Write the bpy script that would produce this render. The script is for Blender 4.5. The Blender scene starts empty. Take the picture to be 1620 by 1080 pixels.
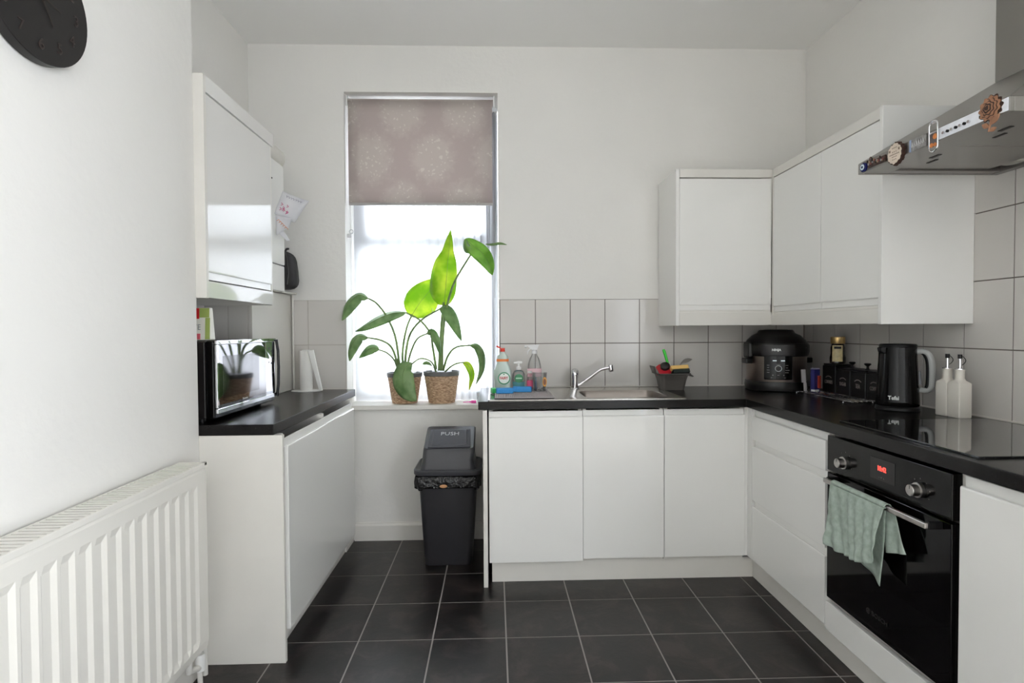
import bpy, bmesh, math, random
from mathutils import Vector, Matrix
random.seed(7)
SC = bpy.context.scene
COL = SC.collection
PI = math.pi

# ------------------------------------------------------------------ camera
F_PX, YAW, PITCH, ROLL, CAM_H = 869.25, 0.03212, 0.02235, -0.00567, 1.2483
fw = Vector((math.sin(YAW)*math.cos(PITCH), math.cos(YAW)*math.cos(PITCH), -math.sin(PITCH)))
r0 = Vector((math.cos(YAW), -math.sin(YAW), 0)); u0 = r0.cross(fw)
rt = (r0 + ROLL*u0).normalized(); up = (u0 - ROLL*r0).normalized()
cd = bpy.data.cameras.new('camera'); cam = bpy.data.objects.new('camera', cd); COL.objects.link(cam)
cd.sensor_width = 36; cd.lens = F_PX*36/1620; cd.clip_start = 0.02
cam.matrix_world = Matrix(((rt.x, up.x, -fw.x, 0), (rt.y, up.y, -fw.y, 0), (rt.z, up.z, -fw.z, CAM_H), (0, 0, 0, 1)))
SC.camera = cam

# ------------------------------------------------------------------ light, exposure
SC.view_settings.view_transform = 'Standard'; SC.view_settings.look = 'None'
SC.view_settings.gamma = 1; SC.view_settings.use_curve_mapping = False
SC.view_settings.exposure = 0.0
SKY_STRENGTH = 24.0
w = bpy.data.worlds.new('overcast_sky'); SC.world = w; w.use_nodes = True
bg = w.node_tree.nodes['Background']; bg.inputs[0].default_value = (0.925, 0.95, 1.0, 1); bg.inputs[1].default_value = SKY_STRENGTH
SC.cycles.max_bounces = 14; SC.cycles.diffuse_bounces = 8; SC.cycles.glossy_bounces = 5
SC.cycles.transmission_bounces = 8; SC.cycles.transparent_max_bounces = 16
SC.cycles.caustics_reflective = False; SC.cycles.caustics_refractive = False
SC.cycles.sample_clamp_indirect = 6.0
SC.cycles.use_denoising = True

def portal(name, loc, sx, sz, direction):
    l = bpy.data.lights.new(name, 'AREA'); l.shape = 'RECTANGLE'; l.size = sx; l.size_y = sz
    l.cycles.is_portal = True
    o = bpy.data.objects.new(name, l); COL.objects.link(o); o.location = loc
    o.rotation_euler = Vector(direction).to_track_quat('-Z', 'Z').to_euler()
T = .12
FY0 = 0.418
L, LB, R, B, C, REAR = -1.42, -1.095, 1.879, 3.271, 2.911, -2.3
WX0, WX1, WZ0, WZ1, WO = -0.871, 0.028, 0.806, 2.64, 3.56      # window opening, outer face
SY0, SY1, SZ0, SZ1 = -2.2, -0.45, 0.06, 2.35                         # added fill window, unseen, right wall behind the camera
portal('daylight_portal', ((WX0+WX1)/2, WO+0.02, (WZ0+WZ1)/2), WX1-WX0+.04, WZ1-WZ0+.04, (0, -1, 0))
portal('daylight_portal', (R+T+.03, (SY0+SY1)/2, (SZ0+SZ1)/2), SY1-SY0+.04, SZ1-SZ0+.04, (-1, 0, 0))  # portal of the added fill window

# ------------------------------------------------------------------ materials
def lin(c):
    return tuple((v/255/12.92 if v/255 <= 0.04045 else ((v/255+0.055)/1.055)**2.4) for v in c) + (1,)
MATS = {}
def mat(name, rgb, rough=0.5, metal=0.0, spec=0.5, coat=0.0, noise=None, bump=None, alpha=1, trans=0, emit=None, ior=1.45):
    """noise=(scale, amount 0..1, detail)  bump=(scale, strength, distance)"""
    if name in MATS: return MATS[name]
    m = bpy.data.materials.new(name); m.use_nodes = True; nt = m.node_tree; b = nt.nodes['Principled BSDF']
    c = lin(rgb); b.inputs['Base Color'].default_value = c
    b.inputs['Roughness'].default_value = rough; b.inputs['Metallic'].default_value = metal
    b.inputs['Specular IOR Level'].default_value = spec; b.inputs['Coat Weight'].default_value = coat
    b.inputs['Coat Roughness'].default_value = 0.03
    b.inputs['Transmission Weight'].default_value = trans; b.inputs['IOR'].default_value = ior
    tc = nt.nodes.new('ShaderNodeTexCoord')
    if noise:
        n = nt.nodes.new('ShaderNodeTexNoise'); n.inputs['Scale'].default_value = noise[0]; n.inputs['Detail'].default_value = noise[2] if len(noise) > 2 else 4
        nt.links.new(tc.outputs['Object'], n.inputs['Vector'])
        r = nt.nodes.new('ShaderNodeValToRGB'); a = noise[1]
        r.color_ramp.elements[0].position = .32; r.color_ramp.elements[1].position = .68
        r.color_ramp.elements[0].color = tuple(max(0, v*(1-a)) for v in c[:3]) + (1,)
        r.color_ramp.elements[1].color = tuple(min(1, v*(1+a)) for v in c[:3]) + (1,)
        nt.links.new(n.outputs['Fac'], r.inputs['Fac']); nt.links.new(r.outputs['Color'], b.inputs['Base Color'])
    if bump:
        n2 = nt.nodes.new('ShaderNodeTexNoise'); n2.inputs['Scale'].default_value = bump[0]; n2.inputs['Detail'].default_value = 3
        nt.links.new(tc.outputs['Object'], n2.inputs['Vector'])
        bp = nt.nodes.new('ShaderNodeBump'); bp.inputs['Strength'].default_value = bump[1]; bp.inputs['Distance'].default_value = bump[2]
        nt.links.new(n2.outputs['Fac'], bp.inputs['Height']); nt.links.new(bp.outputs['Normal'], b.inputs['Normal'])
    if emit:
        b.inputs['Emission Color'].default_value = lin(rgb); b.inputs['Emission Strength'].default_value = emit
    MATS[name] = m; return m

M_wall = mat('painted_plaster', (228, 226, 222), .75, noise=(1.3, .02), bump=(35, .12, .01))
M_ceil = mat('ceiling_paint', (240, 239, 237), .8, bump=(20, .05, .01))
M_gloss = mat('white_gloss_lacquer', (231, 230, 227), .07, spec=.5, coat=.2)
M_panel = mat('white_satin_board', (218, 215, 209), .35, noise=(6, .02))
M_trim = mat('painted_woodwork', (222, 219, 213), .4, noise=(3, .02))
M_upvc = mat('white_frame_plastic', (236, 238, 240), .3)
M_dark = mat('black_gap', (14, 13, 13), .8)
M_tile = mat('white_wall_tile', (205, 201, 196), .14, noise=(2.2, .025))
M_grout = mat('tile_grout_grey', (110, 102, 96), .9)
M_grout_w = mat('tile_grout_pale', (176, 170, 162), .9)
M_floorgrout = mat('floor_grout', (150, 145, 142), .9)
M_steel = mat('brushed_steel', (176, 172, 168), .33, metal=1, noise=(3, .08))
M_steel_hood = mat('hood_steel', (150, 147, 143), .38, metal=1, noise=(2, .05))
M_chrome = mat('polished_chrome', (225, 225, 228), .07, metal=1)
M_black = mat('satin_black_plastic', (17, 16, 17), .4, spec=.3)
M_blackgl = mat('gloss_black_plastic', (9, 8, 8), .12, spec=.28)
M_glassblack = mat('black_ceramic_glass', (5, 5, 6), .04, spec=.6, coat=.4)
M_ovenglass = mat('oven_door_glass', (5, 4, 5), .06, spec=.28)
M_rad = mat('radiator_enamel', (226, 223, 216), .3)
M_white = mat('white_plastic', (232, 231, 228), .3)
M_ceramic = mat('white_ceramic', (214, 209, 200), .3)
M_grill = mat('dark_grille', (60, 57, 54), .7)

def nodes_mat(name):
    m = bpy.data.materials.new(name); m.use_nodes = True; MATS[name] = m
    return m, m.node_tree, m.node_tree.nodes['Principled BSDF']
def N(nt, t, **kw):
    n = nt.nodes.new(t)
    for k, v in kw.items():
        if k.startswith('i_'): n.inputs[int(k[2:])].default_value = v
        else: setattr(n, k, v)
    return n
def ramp(nt, fac, stops):
    r = nt.nodes.new('ShaderNodeValToRGB'); nt.links.new(fac, r.inputs['Fac'])
    e = r.color_ramp.elements
    while len(e) < len(stops): e.new(.5)
    for k, (p, c) in enumerate(stops): e[k].position = p; e[k].color = lin(c)
    return r.outputs['Color']

# dark speckled laminate worktop
M_work, nt, b = nodes_mat('speckled_black_laminate')
tc = N(nt, 'ShaderNodeTexCoord'); n = N(nt, 'ShaderNodeTexNoise'); n.inputs['Scale'].default_value = 420; n.inputs['Detail'].default_value = 2
nt.links.new(tc.outputs['Object'], n.inputs['Vector'])
nt.links.new(ramp(nt, n.outputs['Fac'], [(.40, (9, 6, 6)), (.62, (12, 9, 9)), (.74, (42, 37, 37))]), b.inputs['Base Color'])
b.inputs['Roughness'].default_value = .24; b.inputs['Specular IOR Level'].default_value = .25
bp = N(nt, 'ShaderNodeBump'); bp.inputs['Strength'].default_value = .06; bp.inputs['Distance'].default_value = .002
nt.links.new(n.outputs['Fac'], bp.inputs['Height']); nt.links.new(bp.outputs['Normal'], b.inputs['Normal'])

# slate effect floor tile
M_floor, nt, b = nodes_mat('dark_slate_floor_tile')
gm = N(nt, 'ShaderNodeNewGeometry'); n = N(nt, 'ShaderNodeTexNoise'); n.inputs['Scale'].default_value = 7; n.inputs['Detail'].default_value = 8; n.inputs['Roughness'].default_value = .68; n.inputs['Distortion'].default_value = .5
nt.links.new(gm.outputs['Position'], n.inputs['Vector'])
nt.links.new(ramp(nt, n.outputs['Fac'], [(.38, (10, 8, 8)), (.50, (24, 18, 17)), (.62, (48, 40, 38))]), b.inputs['Base Color'])
mr = N(nt, 'ShaderNodeMapRange'); mr.inputs['To Min'].default_value = .22; mr.inputs['To Max'].default_value = .42
nt.links.new(n.outputs['Fac'], mr.inputs['Value']); nt.links.new(mr.outputs['Result'], b.inputs['Roughness'])
b.inputs['Specular IOR Level'].default_value = .45
bp = N(nt, 'ShaderNodeBump'); bp.inputs['Strength'].default_value = .28; bp.inputs['Distance'].default_value = .005
nt.links.new(n.outputs['Fac'], bp.inputs['Height']); nt.links.new(bp.outputs['Normal'], b.inputs['Normal'])

def translucent_mat(name, stops, scale, tr=.5, rough=.5, thru=None, transparent=0.0):
    m, nt, b = nodes_mat(name)
    tc = N(nt, 'ShaderNodeTexCoord'); n = N(nt, 'ShaderNodeTexNoise'); n.inputs['Scale'].default_value = scale; n.inputs['Detail'].default_value = 3
    nt.links.new(tc.outputs['Object'], n.inputs['Vector'])
    c = ramp(nt, n.outputs['Fac'], stops)
    nt.links.new(c, b.inputs['Base Color']); b.inputs['Roughness'].default_value = rough
    t = N(nt, 'ShaderNodeBsdfTranslucent'); 
    if thru: t.inputs['Color'].default_value = (thru[0], thru[1], thru[2], 1)
    else: nt.links.new(c, t.inputs['Color'])
    mx = N(nt, 'ShaderNodeMixShader'); mx.inputs[0].default_value = tr
    nt.links.new(b.outputs[0], mx.inputs[1]); nt.links.new(t.outputs[0], mx.inputs[2])
    out = nt.nodes['Material Output']; last = mx
    if transparent:
        tp = N(nt, 'ShaderNodeBsdfTransparent'); m2 = N(nt, 'ShaderNodeMixShader'); m2.inputs[0].default_value = transparent
        nt.links.new(mx.outputs[0], m2.inputs[1]); nt.links.new(tp.outputs[0], m2.inputs[2]); last = m2
    nt.links.new(last.outputs[0], out.inputs[0])
    return m
M_leaf = translucent_mat('strelitzia_leaf', [(.35, (106, 142, 84)), (.65, (150, 178, 124))], 14, .40, .34)
M_leafy = translucent_mat('young_leaf_yellow_green', [(.35, (150, 192, 40)), (.65, (216, 226, 96))], 9, .55, .35)
M_leafm = translucent_mat('mid_green_leaf', [(.35, (116, 164, 60)), (.65, (156, 200, 96))], 12, .5, .34)
M_stalk = translucent_mat('leaf_stalk', [(.3, (112, 136, 84)), (.7, (150, 170, 112))], 20, .3, .45)
M_sheer = translucent_mat('sheer_voile', [(.3, (232, 234, 238)), (.7, (240, 241, 244))], 3, .75, .8, thru=(.37, .375, .385), transparent=.03)
M_paper = translucent_mat('paper', [(.3, (226, 226, 230)), (.7, (236, 236, 238))], 20, .3, .7)

def clear_mat(name, tint, gloss=.12, rough=.05):
    m, nt, b = nodes_mat(name); nt.nodes.remove(b)
    t = N(nt, 'ShaderNodeBsdfTransparent'); t.inputs[0].default_value = lin(tint)
    g = N(nt, 'ShaderNodeBsdfGlossy'); g.inputs['Roughness'].default_value = rough
    lw = N(nt, 'ShaderNodeLayerWeight'); lw.inputs[0].default_value = gloss
    mx = N(nt, 'ShaderNodeMixShader'); nt.links.new(lw.outputs['Facing'], mx.inputs[0])
    f = N(nt, 'ShaderNodeMath', operation='MULTIPLY'); f.inputs[1].default_value = .6
    nt.links.new(lw.outputs['Fresnel'], f.inputs[0]); nt.links.new(f.outputs[0], mx.inputs[0])
    nt.links.new(t.outputs[0], mx.inputs[1]); nt.links.new(g.outputs[0], mx.inputs[2])
    nt.links.new(mx.outputs[0], nt.nodes['Material Output'].inputs[0]); return m
M_pane = clear_mat('window_glass', (250, 252, 253), .35)
M_clear = clear_mat('clear_plastic', (247, 248, 248), .4)
M_clearpink = clear_mat('pink_tinted_liquid', (253, 246, 247), .3)

# damask fabric of the roller blind
M_blind, nt, b = nodes_mat('damask_blind_fabric')
tc = N(nt, 'ShaderNodeTexCoord'); sp = N(nt, 'ShaderNodeSeparateXYZ'); nt.links.new(tc.outputs['Object'], sp.inputs[0])
def mth(op, a, bb=None, c=None):
    n = N(nt, 'ShaderNodeMath', operation=op)
    for k, v in enumerate((a, bb, c)):
        if v is None: continue
        if isinstance(v, (int, float)): n.inputs[k].default_value = v
        else: nt.links.new(v, n.inputs[k])
    return n.outputs[0]
def lattice(ox, oz):
    u = mth('SUBTRACT', sp.outputs['X'], ox); v = mth('SUBTRACT', sp.outputs['Z'], oz)
    uu = mth('SUBTRACT', u, mth('MULTIPLY', mth('ROUND', mth('DIVIDE', u, .366)), .366))
    vv = mth('SUBTRACT', v, mth('MULTIPLY', mth('ROUND', mth('DIVIDE', v, .56)), .56))
    return mth('SQRT', mth('ADD', mth('MULTIPLY', uu, uu), mth('MULTIPLY', mth('MULTIPLY', vv, vv), .75)))
d = mth('MINIMUM', lattice(-.175, .305), lattice(.008, .585))
n1 = N(nt, 'ShaderNodeTexNoise'); n1.inputs['Scale'].default_value = 30; n1.inputs['Detail'].default_value = 5; nt.links.new(tc.outputs['Object'], n1.inputs['Vector'])
dd = mth('ADD', d, mth('MULTIPLY', mth('SUBTRACT', n1.outputs['Fac'], .5), .12))
mask = N(nt, 'ShaderNodeMapRange'); mask.inputs['From Min'].default_value = .150; mask.inputs['From Max'].default_value = .085; nt.links.new(dd, mask.inputs['Value'])
vo = N(nt, 'ShaderNodeTexVoronoi', feature='SMOOTH_F1'); vo.inputs['Scale'].default_value = 46
nd = N(nt, 'ShaderNodeTexNoise'); nd.inputs['Scale'].default_value = 18; nt.links.new(tc.outputs['Object'], nd.inputs['Vector'])
va = N(nt, 'ShaderNodeVectorMath', operation='ADD'); vs = N(nt, 'ShaderNodeVectorMath', operation='SCALE'); vs.inputs['Scale'].default_value = .05
nt.links.new(nd.outputs['Color'], vs.inputs[0]); nt.links.new(vs.outputs[0], va.inputs[0]); nt.links.new(tc.outputs['Object'], va.inputs[1]); nt.links.new(va.outputs[0], vo.inputs['Vector'])
pat = mth('MULTIPLY', mask.outputs[0], N(nt, 'ShaderNodeMath', operation='GREATER_THAN').outputs[0])
gt = mth('GREATER_THAN', vo.outputs['Distance'], .22); soft = mth('ADD', mth('MULTIPLY', gt, -.55), .95)
pat = mth('MULTIPLY', mask.outputs[0], soft)
colr = ramp(nt, pat, [(0, (192, 180, 176)), (1, (218, 212, 204))])
nt.links.new(colr, b.inputs['Base Color']); b.inputs['Roughness'].default_value = .8
tr = N(nt, 'ShaderNodeBsdfTranslucent'); nt.links.new(colr, tr.inputs[0]); mx = N(nt, 'ShaderNodeMixShader'); mx.inputs[0].default_value = .28
nt.links.new(b.outputs[0], mx.inputs[1]); nt.links.new(tr.outputs[0], mx.inputs[2]); nt.links.new(mx.outputs[0], nt.nodes['Material Output'].inputs[0])
M_blindbar = mat('blind_bottom_bar', (172, 168, 164), .6)

# woven basket
M_basket, nt, b = nodes_mat('woven_seagrass')
tc = N(nt, 'ShaderNodeTexCoord'); n = N(nt, 'ShaderNodeTexNoise'); n.inputs['Scale'].default_value = 60; n.inputs['Detail'].default_value = 4
mp = N(nt, 'ShaderNodeMapping'); mp.inputs['Scale'].default_value = (1, 1, 3.2); nt.links.new(tc.outputs['Object'], mp.inputs[0]); nt.links.new(mp.outputs[0], n.inputs['Vector'])
nt.links.new(ramp(nt, n.outputs['Fac'], [(.3, (136, 104, 82)), (.5, (188, 158, 130)), (.72, (230, 204, 174))]), b.inputs['Base Color']); b.inputs['Roughness'].default_value = .8

# ------------------------------------------------------------------ mesh helpers
class MB:
    def __init__(s): s.v = []; s.f = []; s.smooth = []
    def add(s, vs, fs, sm=False):
        k = len(s.v); s.v += [tuple(v) for v in vs]; s.f += [tuple(i+k for i in f) for f in fs]; s.smooth += [sm]*len(fs); return s
    def box(s, x0, x1, y0, y1, z0, z1):
        x0, x1 = min(x0, x1), max(x0, x1); y0, y1 = min(y0, y1), max(y0, y1); z0, z1 = min(z0, z1), max(z0, z1)
        return s.add([(x0,y0,z0),(x1,y0,z0),(x1,y1,z0),(x0,y1,z0),(x0,y0,z1),(x1,y0,z1),(x1,y1,z1),(x0,y1,z1)],
                     [(3,2,1,0),(4,5,6,7),(0,1,5,4),(1,2,6,5),(2,3,7,6),(3,0,4,7)])
    def hexa(s, p):     # eight points, bottom 4 then top 4
        return s.add(p, [(3,2,1,0),(4,5,6,7),(0,1,5,4),(1,2,6,5),(2,3,7,6),(3,0,4,7)])
    def lathe(s, prof, cx=0, cy=0, cz=0, seg=32, sx=1, sy=1, cap=True, sq=0):
        vs, fs = [], []
        for (r, z) in prof:
            for k in range(seg):
                a = 2*PI*k/seg; c, sn = math.cos(a), math.sin(a)
                if sq:
                    q = 1/max(1e-6, (abs(c)**sq+abs(sn)**sq)**(1/sq)); c *= q; sn *= q
                vs.append((cx+r*sx*c, cy+r*sy*sn, cz+z))
        for i in range(len(prof)-1):
            for k in range(seg):
                k2 = (k+1) % seg; fs.append((i*seg+k, i*seg+k2, (i+1)*seg+k2, (i+1)*seg+k))
        s.add(vs, fs, True)
        if cap:
            b0 = len(s.v)-len(vs)
            s.f.append(tuple(b0+k for k in reversed(range(seg)))); s.smooth.append(False)
            s.f.append(tuple(b0+(len(prof)-1)*seg+k for k in range(seg))); s.smooth.append(False)
        return s
    def tube(s, pts, rad, seg=10, cap=True):
        pts = [Vector(p) for p in pts]; n = len(pts)
        rads = rad if isinstance(rad, (list, tuple)) else [rad]*n
        t0 = (pts[1]-pts[0]).normalized(); ref = Vector((0,0,1)) if abs(t0.z) < .9 else Vector((1,0,0))
        u = t0.cross(ref).normalized(); vs = []
        for i in range(n):
            if i == 0: t = t0
            elif i == n-1: t = (pts[-1]-pts[-2]).normalized()
            else: t = ((pts[i]-pts[i-1]).normalized()+(pts[i+1]-pts[i]).normalized()).normalized()
            u = (u - t*u.dot(t)).normalized(); w_ = t.cross(u)
            for k in range(seg):
                a = 2*PI*k/seg; vs.append(pts[i]+(u*math.cos(a)+w_*math.sin(a))*rads[i])
        fs = [(i*seg+k, i*seg+(k+1)%seg, (i+1)*seg+(k+1)%seg, (i+1)*seg+k) for i in range(n-1) for k in range(seg)]
        s.add(vs, fs, True)
        if cap:
            b0 = len(s.v)-len(vs)
            s.f.append(tuple(b0+k for k in reversed(range(seg)))); s.smooth.append(False)
            s.f.append(tuple(b0+(n-1)*seg+k for k in range(seg))); s.smooth.append(False)
        return s
    def prism(s, poly, axis, a0, a1):
        """poly: 2D points; axis 'x': (y,z) polygon extruded in x; 'y': (x,z); 'z': (x,y)"""
        def P(p, a): return (a, p[0], p[1]) if axis == 'x' else ((p[0], a, p[1]) if axis == 'y' else (p[0], p[1], a))
        n = len(poly); vs = [P(p, a0) for p in poly]+[P(p, a1) for p in poly]
        return s.add(vs, [tuple(reversed(range(n))), tuple(range(n, 2*n))]+[(i, (i+1)%n, n+(i+1)%n, n+i) for i in range(n)])
    def grid(s, P, sm=True):
        r, c = len(P), len(P[0])
        return s.add([p for row in P for p in row], [(i*c+j, i*c+j+1, (i+1)*c+j+1, (i+1)*c+j) for i in range(r-1) for j in range(c-1)], sm)

ROOT = {}
def inv_of(p):
    m = Matrix.Identity(4)
    if p is not None and p.name in ROOT: m = ROOT[p.name].inverted()
    return m
def build(name, mb, m, parent=None, bevel=0, local=False, solid=0, seg=2, sub=0, kind=None):
    me = bpy.data.meshes.new(name)
    vs = [Vector(v) for v in mb.v]; loc = Vector((0,0,0))
    if parent is None and not local:
        xs = [v.x for v in vs]; ys = [v.y for v in vs]; zs = [v.z for v in vs]
        loc = Vector(((min(xs)+max(xs))/2, (min(ys)+max(ys))/2, min(zs))); vs = [v-loc for v in vs]
    me.from_pydata([tuple(v) for v in vs], [], mb.f)
    bm = bmesh.new(); bm.from_mesh(me); bmesh.ops.recalc_face_normals(bm, faces=bm.faces) if not solid else None; bm.to_mesh(me); bm.free()
    for i, p in enumerate(me.polygons): p.use_smooth = mb.smooth[i]
    if any(mb.smooth): me.set_sharp_from_angle(angle=math.radians(38))
    me.materials.append(m)
    o = bpy.data.objects.new(name, me); COL.objects.link(o); o.location = loc
    if parent is not None:
        o.parent = parent
        if not local: o.matrix_parent_inverse = inv_of(parent); 
        if local and parent.name in ROOT: ROOT[o.name] = ROOT[parent.name]
    else: ROOT[o.name] = Matrix.Translation(loc)
    if solid:
        md = o.modifiers.new('thickness', 'SOLIDIFY'); md.thickness = solid; md.offset = 0
    if sub:
        md = o.modifiers.new('smooth', 'SUBSURF'); md.levels = sub; md.render_levels = sub
    if bevel:
        md = o.modifiers.new('bevel', 'BEVEL'); md.width = bevel; md.segments = seg; md.limit_method = 'ANGLE'; md.angle_limit = math.radians(40); md.harden_normals = False
    if kind: o['kind'] = kind
    return o
def tag(o, label, cat, group=None, kind=None):
    o['label'] = label; o['category'] = cat
    if group: o['group'] = group
    if kind: o['kind'] = kind
    return o
def thing(name, label, cat, loc=(0,0,0), rz=0, group=None):
    o = bpy.data.objects.new(name, None); COL.objects.link(o); o.location = loc; o.rotation_euler = (0,0,rz)
    o.empty_display_size = .05
    ROOT[o.name] = Matrix.Translation(Vector(loc)) @ Matrix.Rotation(rz, 4, 'Z')
    return tag(o, label, cat, group)
def struct(name, mb, m, bevel=0, label=None):
    o = build(name, mb, m, bevel=bevel); o['kind'] = 'structure'
    if label: o['label'] = label
    return o
def text(name, body, size, loc, right, upv, m, parent=None, ext=.0004, align='CENTER', local=False, sx=1, bold=0):
    c = bpy.data.curves.new(name, 'FONT'); c.body = body; c.size = size; c.extrude = ext; c.align_x = align; c.align_y = 'CENTER'; c.offset = bold
    c.resolution_u = 3; c.materials.append(m)
    o = bpy.data.objects.new(name, c); COL.objects.link(o)
    r = Vector(right).normalized(); u = Vector(upv).normalized(); n = r.cross(u).normalized(); u = n.cross(r)
    M = Matrix(((r.x*sx, u.x, n.x, loc[0]), (r.y*sx, u.y, n.y, loc[1]), (r.z*sx, u.z, n.z, loc[2]), (0,0,0,1)))
    if parent is not None:
        o.parent = parent
        if not local: o.matrix_parent_inverse = inv_of(parent)
    o.matrix_basis = M
    me = bpy.data.meshes.new_from_object(o); me.name = name
    q = bpy.data.objects.new(name, me); COL.objects.link(q); q.parent = o.parent; q.matrix_parent_inverse = o.matrix_parent_inverse.copy(); q.matrix_basis = M
    bpy.data.objects.remove(o, do_unlink=True); q.name = name
    if parent is not None and parent.name in ROOT: ROOT[q.name] = ROOT[parent.name] if not local else Matrix.Identity(4)
    return q
def dup_child(o, parent):
    c = o.copy(); COL.objects.link(c); c.parent = parent; return c

def cells(xc, yc, occ, z0, z1):
    """solid made of grid cells, inner faces left out"""
    mb = MB(); nx, ny = len(xc), len(yc); idx = {}
    def vi(i, j, t):
        k = (i, j, t)
        if k not in idx: idx[k] = len(mb.v); mb.v.append((xc[i], yc[j], z1 if t else z0))
        return idx[k]
    for i in range(nx-1):
        for j in range(ny-1):
            if not occ(i, j): continue
            q = [(i, j), (i+1, j), (i+1, j+1), (i, j+1)]
            mb.f.append(tuple(vi(a, c, 1) for a, c in q)); mb.f.append(tuple(vi(a, c, 0) for a, c in reversed(q)))
            for (a, c), (a2, c2), ni, nj in ((q[0], q[1], i, j-1), (q[1], q[2], i+1, j), (q[2], q[3], i, j+1), (q[3], q[0], i-1, j)):
                if 0 <= ni < nx-1 and 0 <= nj < ny-1 and occ(ni, nj): continue
                mb.f.append((vi(a, c, 0), vi(a2, c2, 0), vi(a2, c2, 1), vi(a, c, 1)))
    mb.smooth = [False]*len(mb.f); return mb

def catmull(pts, n=12):
    pts = [Vector(p) for p in pts]; out = []
    P = [pts[0]*2-pts[1]]+pts+[pts[-1]*2-pts[-2]]
    m = len(pts)-1
    for k in range(n+1):
        t = k/n*m; i = min(int(t), m-1); f = t-i
        a, b_, c, d_ = P[i], P[i+1], P[i+2], P[i+3]
        out.append(.5*((2*b_)+(c-a)*f+(2*a-5*b_+4*c-d_)*f*f+(3*b_-a-3*c+d_)*f**3))
    return out
CAM = Vector((0, 0, CAM_H))
def at(px, py, y):
    """real-world point at depth y for measurements taken off the 1620x1080 photograph"""
    d_ = fw+rt*((px-810)/F_PX)-up*((py-540)/F_PX); return CAM+d_*(y/d_.y)

# ------------------------------------------------------------------ room shell
T = .12
struct('ceiling', MB().box(L-T, R+T, REAR-.25, B+.3, C, C+.1), M_ceil)
wb = MB()
wb.box(L-T, WX0, B, WO, 0, C).box(WX1, R+T, B, WO, 0, C).box(WX0, WX1, B, WO, 0, WZ0-.03).box(WX0, WX1, B, WO, WZ1, C)
wall_back = struct('wall_back', wb, M_wall, label='off white painted wall around the tall window')
struct('wall_left', MB().box(L-T, L, 2.06, B, 0, C), M_wall)
wall_breast = struct('wall_left_front', MB().box(L-T, LB, REAR, 2.06, 0, C), M_wall)
wall_right = struct('wall_right', MB().box(R, R+T, REAR, SY0, 0, C).box(R, R+T, SY1, B, 0, C).box(R, R+T, SY0, SY1, 0, SZ0).box(R, R+T, SY0, SY1, SZ1, C), M_wall)
struct('wall_rear', MB().box(L-T, R+T, REAR-.25, REAR, 0, C), M_wall)
floor = struct('floor', MB().box(L-T, R+T, REAR-.25, B+.3, -.08, -.0012), M_floorgrout, label='dark slate effect tiled floor with pale joints')

struct('floor_added_bounce', MB().box(L-T, R+T, REAR-.25, FY0, -.0011, .0), mat('pale_bounce_floor', (208, 202, 194), .45, noise=(4, .06)), label='pale floor added behind the camera to bounce light')  # unseen pale floor, added to bounce daylight up to the ceiling
# floor tiles
def tile_mesh(name, a, b_, t, m, inset=.0012):
    mb = MB().hexa([(0,0,0),(a,0,0),(a,b_,0),(0,b_,0),(inset,inset,t),(a-inset,inset,t),(a-inset,b_-inset,t),(inset,b_-inset,t)])
    me = bpy.data.meshes.new(name); me.from_pydata(mb.v, [], mb.f); me.materials.append(m); return me
FP, FX, FY = .2967, .337, 2.198
full = tile_mesh('floor_tile', FP-.004, FP-.004, .005, M_floor)
def place_tile(me, name, parent, M4):
    o = bpy.data.objects.new(name, me); COL.objects.link(o); o.parent = parent
    o.matrix_parent_inverse = inv_of(parent); o.matrix_basis = M4; return o
for i in range(-5, 4):
    for j in range(-6, 4):
        x0, x1 = FX+FP*i+.002, FX+FP*(i+1)-.002; y0, y1 = FY+FP*j+.002, FY+FP*(j+1)-.002
        cx0, cx1, cy1 = max(x0, L+.002 if y0 > 2.06 else LB+.012), min(x1, 1.46), min(y1, B-.002)
        if cx1-cx0 < .01 or cy1-y0 < .01: continue
        me = full if (cx0 == x0 and cx1 == x1 and cy1 == y1) else tile_mesh('floor_tile', cx1-cx0, cy1-y0, .005, M_floor)
        place_tile(me, 'floor_tile', floor, Matrix.Translation((cx0, y0, -.005)))

# wall tiles: rows .262 high, .208 wide
TW, TH, TT = .2081, .262, .006
tile_full = tile_mesh('wall_tile', TW-.0025, TH-.0025, TT, M_tile)
def wall_tiles(parent, u_edges, z_edges, frame, name='wall_tile'):
    """frame(u, z) -> matrix mapping tile local x->u, y->z, z->normal"""
    for u0_, u1_ in u_edges:
        for z0, z1 in z_edges:
            a, b_ = u1_-u0_-.0025, z1-z0-.0025
            if a < .006: continue
            me = tile_full if abs(a-(TW-.0025)) < 1e-4 and abs(b_-(TH-.0025)) < 1e-4 else tile_mesh('wall_tile', a, b_, TT, M_tile)
            j = Matrix.Rotation(random.uniform(-.0016, .0016), 4, 'X') @ Matrix.Rotation(random.uniform(-.0016, .0016), 4, 'Y')
            place_tile(me, name, parent, frame(u0_+.00125, z0+.00125) @ j)
def fr_back(y): return lambda u, z: Matrix(((1,0,0,u),(0,0,-1,y),(0,1,0,z),(0,0,0,1)))
def fr_right(x): return lambda u, z: Matrix(((0,0,-1,x),(-1,0,0,u),(0,1,0,z),(0,0,0,1)))   # u runs towards the camera
def fr_left(x): return lambda u, z: Matrix(((0,0,1,x),(1,0,0,u),(0,1,0,z),(0,0,0,1)))
Z0 = .9005
rows2 = [(Z0, 1.162), (1.162, 1.424)]
xs = [WX1+.006, .245]+[.245+TW*k for k in range(1, 8)]+[R-.008]
build('tile_grout', MB().box(WX1+.004, R, B-.0045, B-.0002, Z0, 1.4245), M_grout, wall_back)
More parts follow.
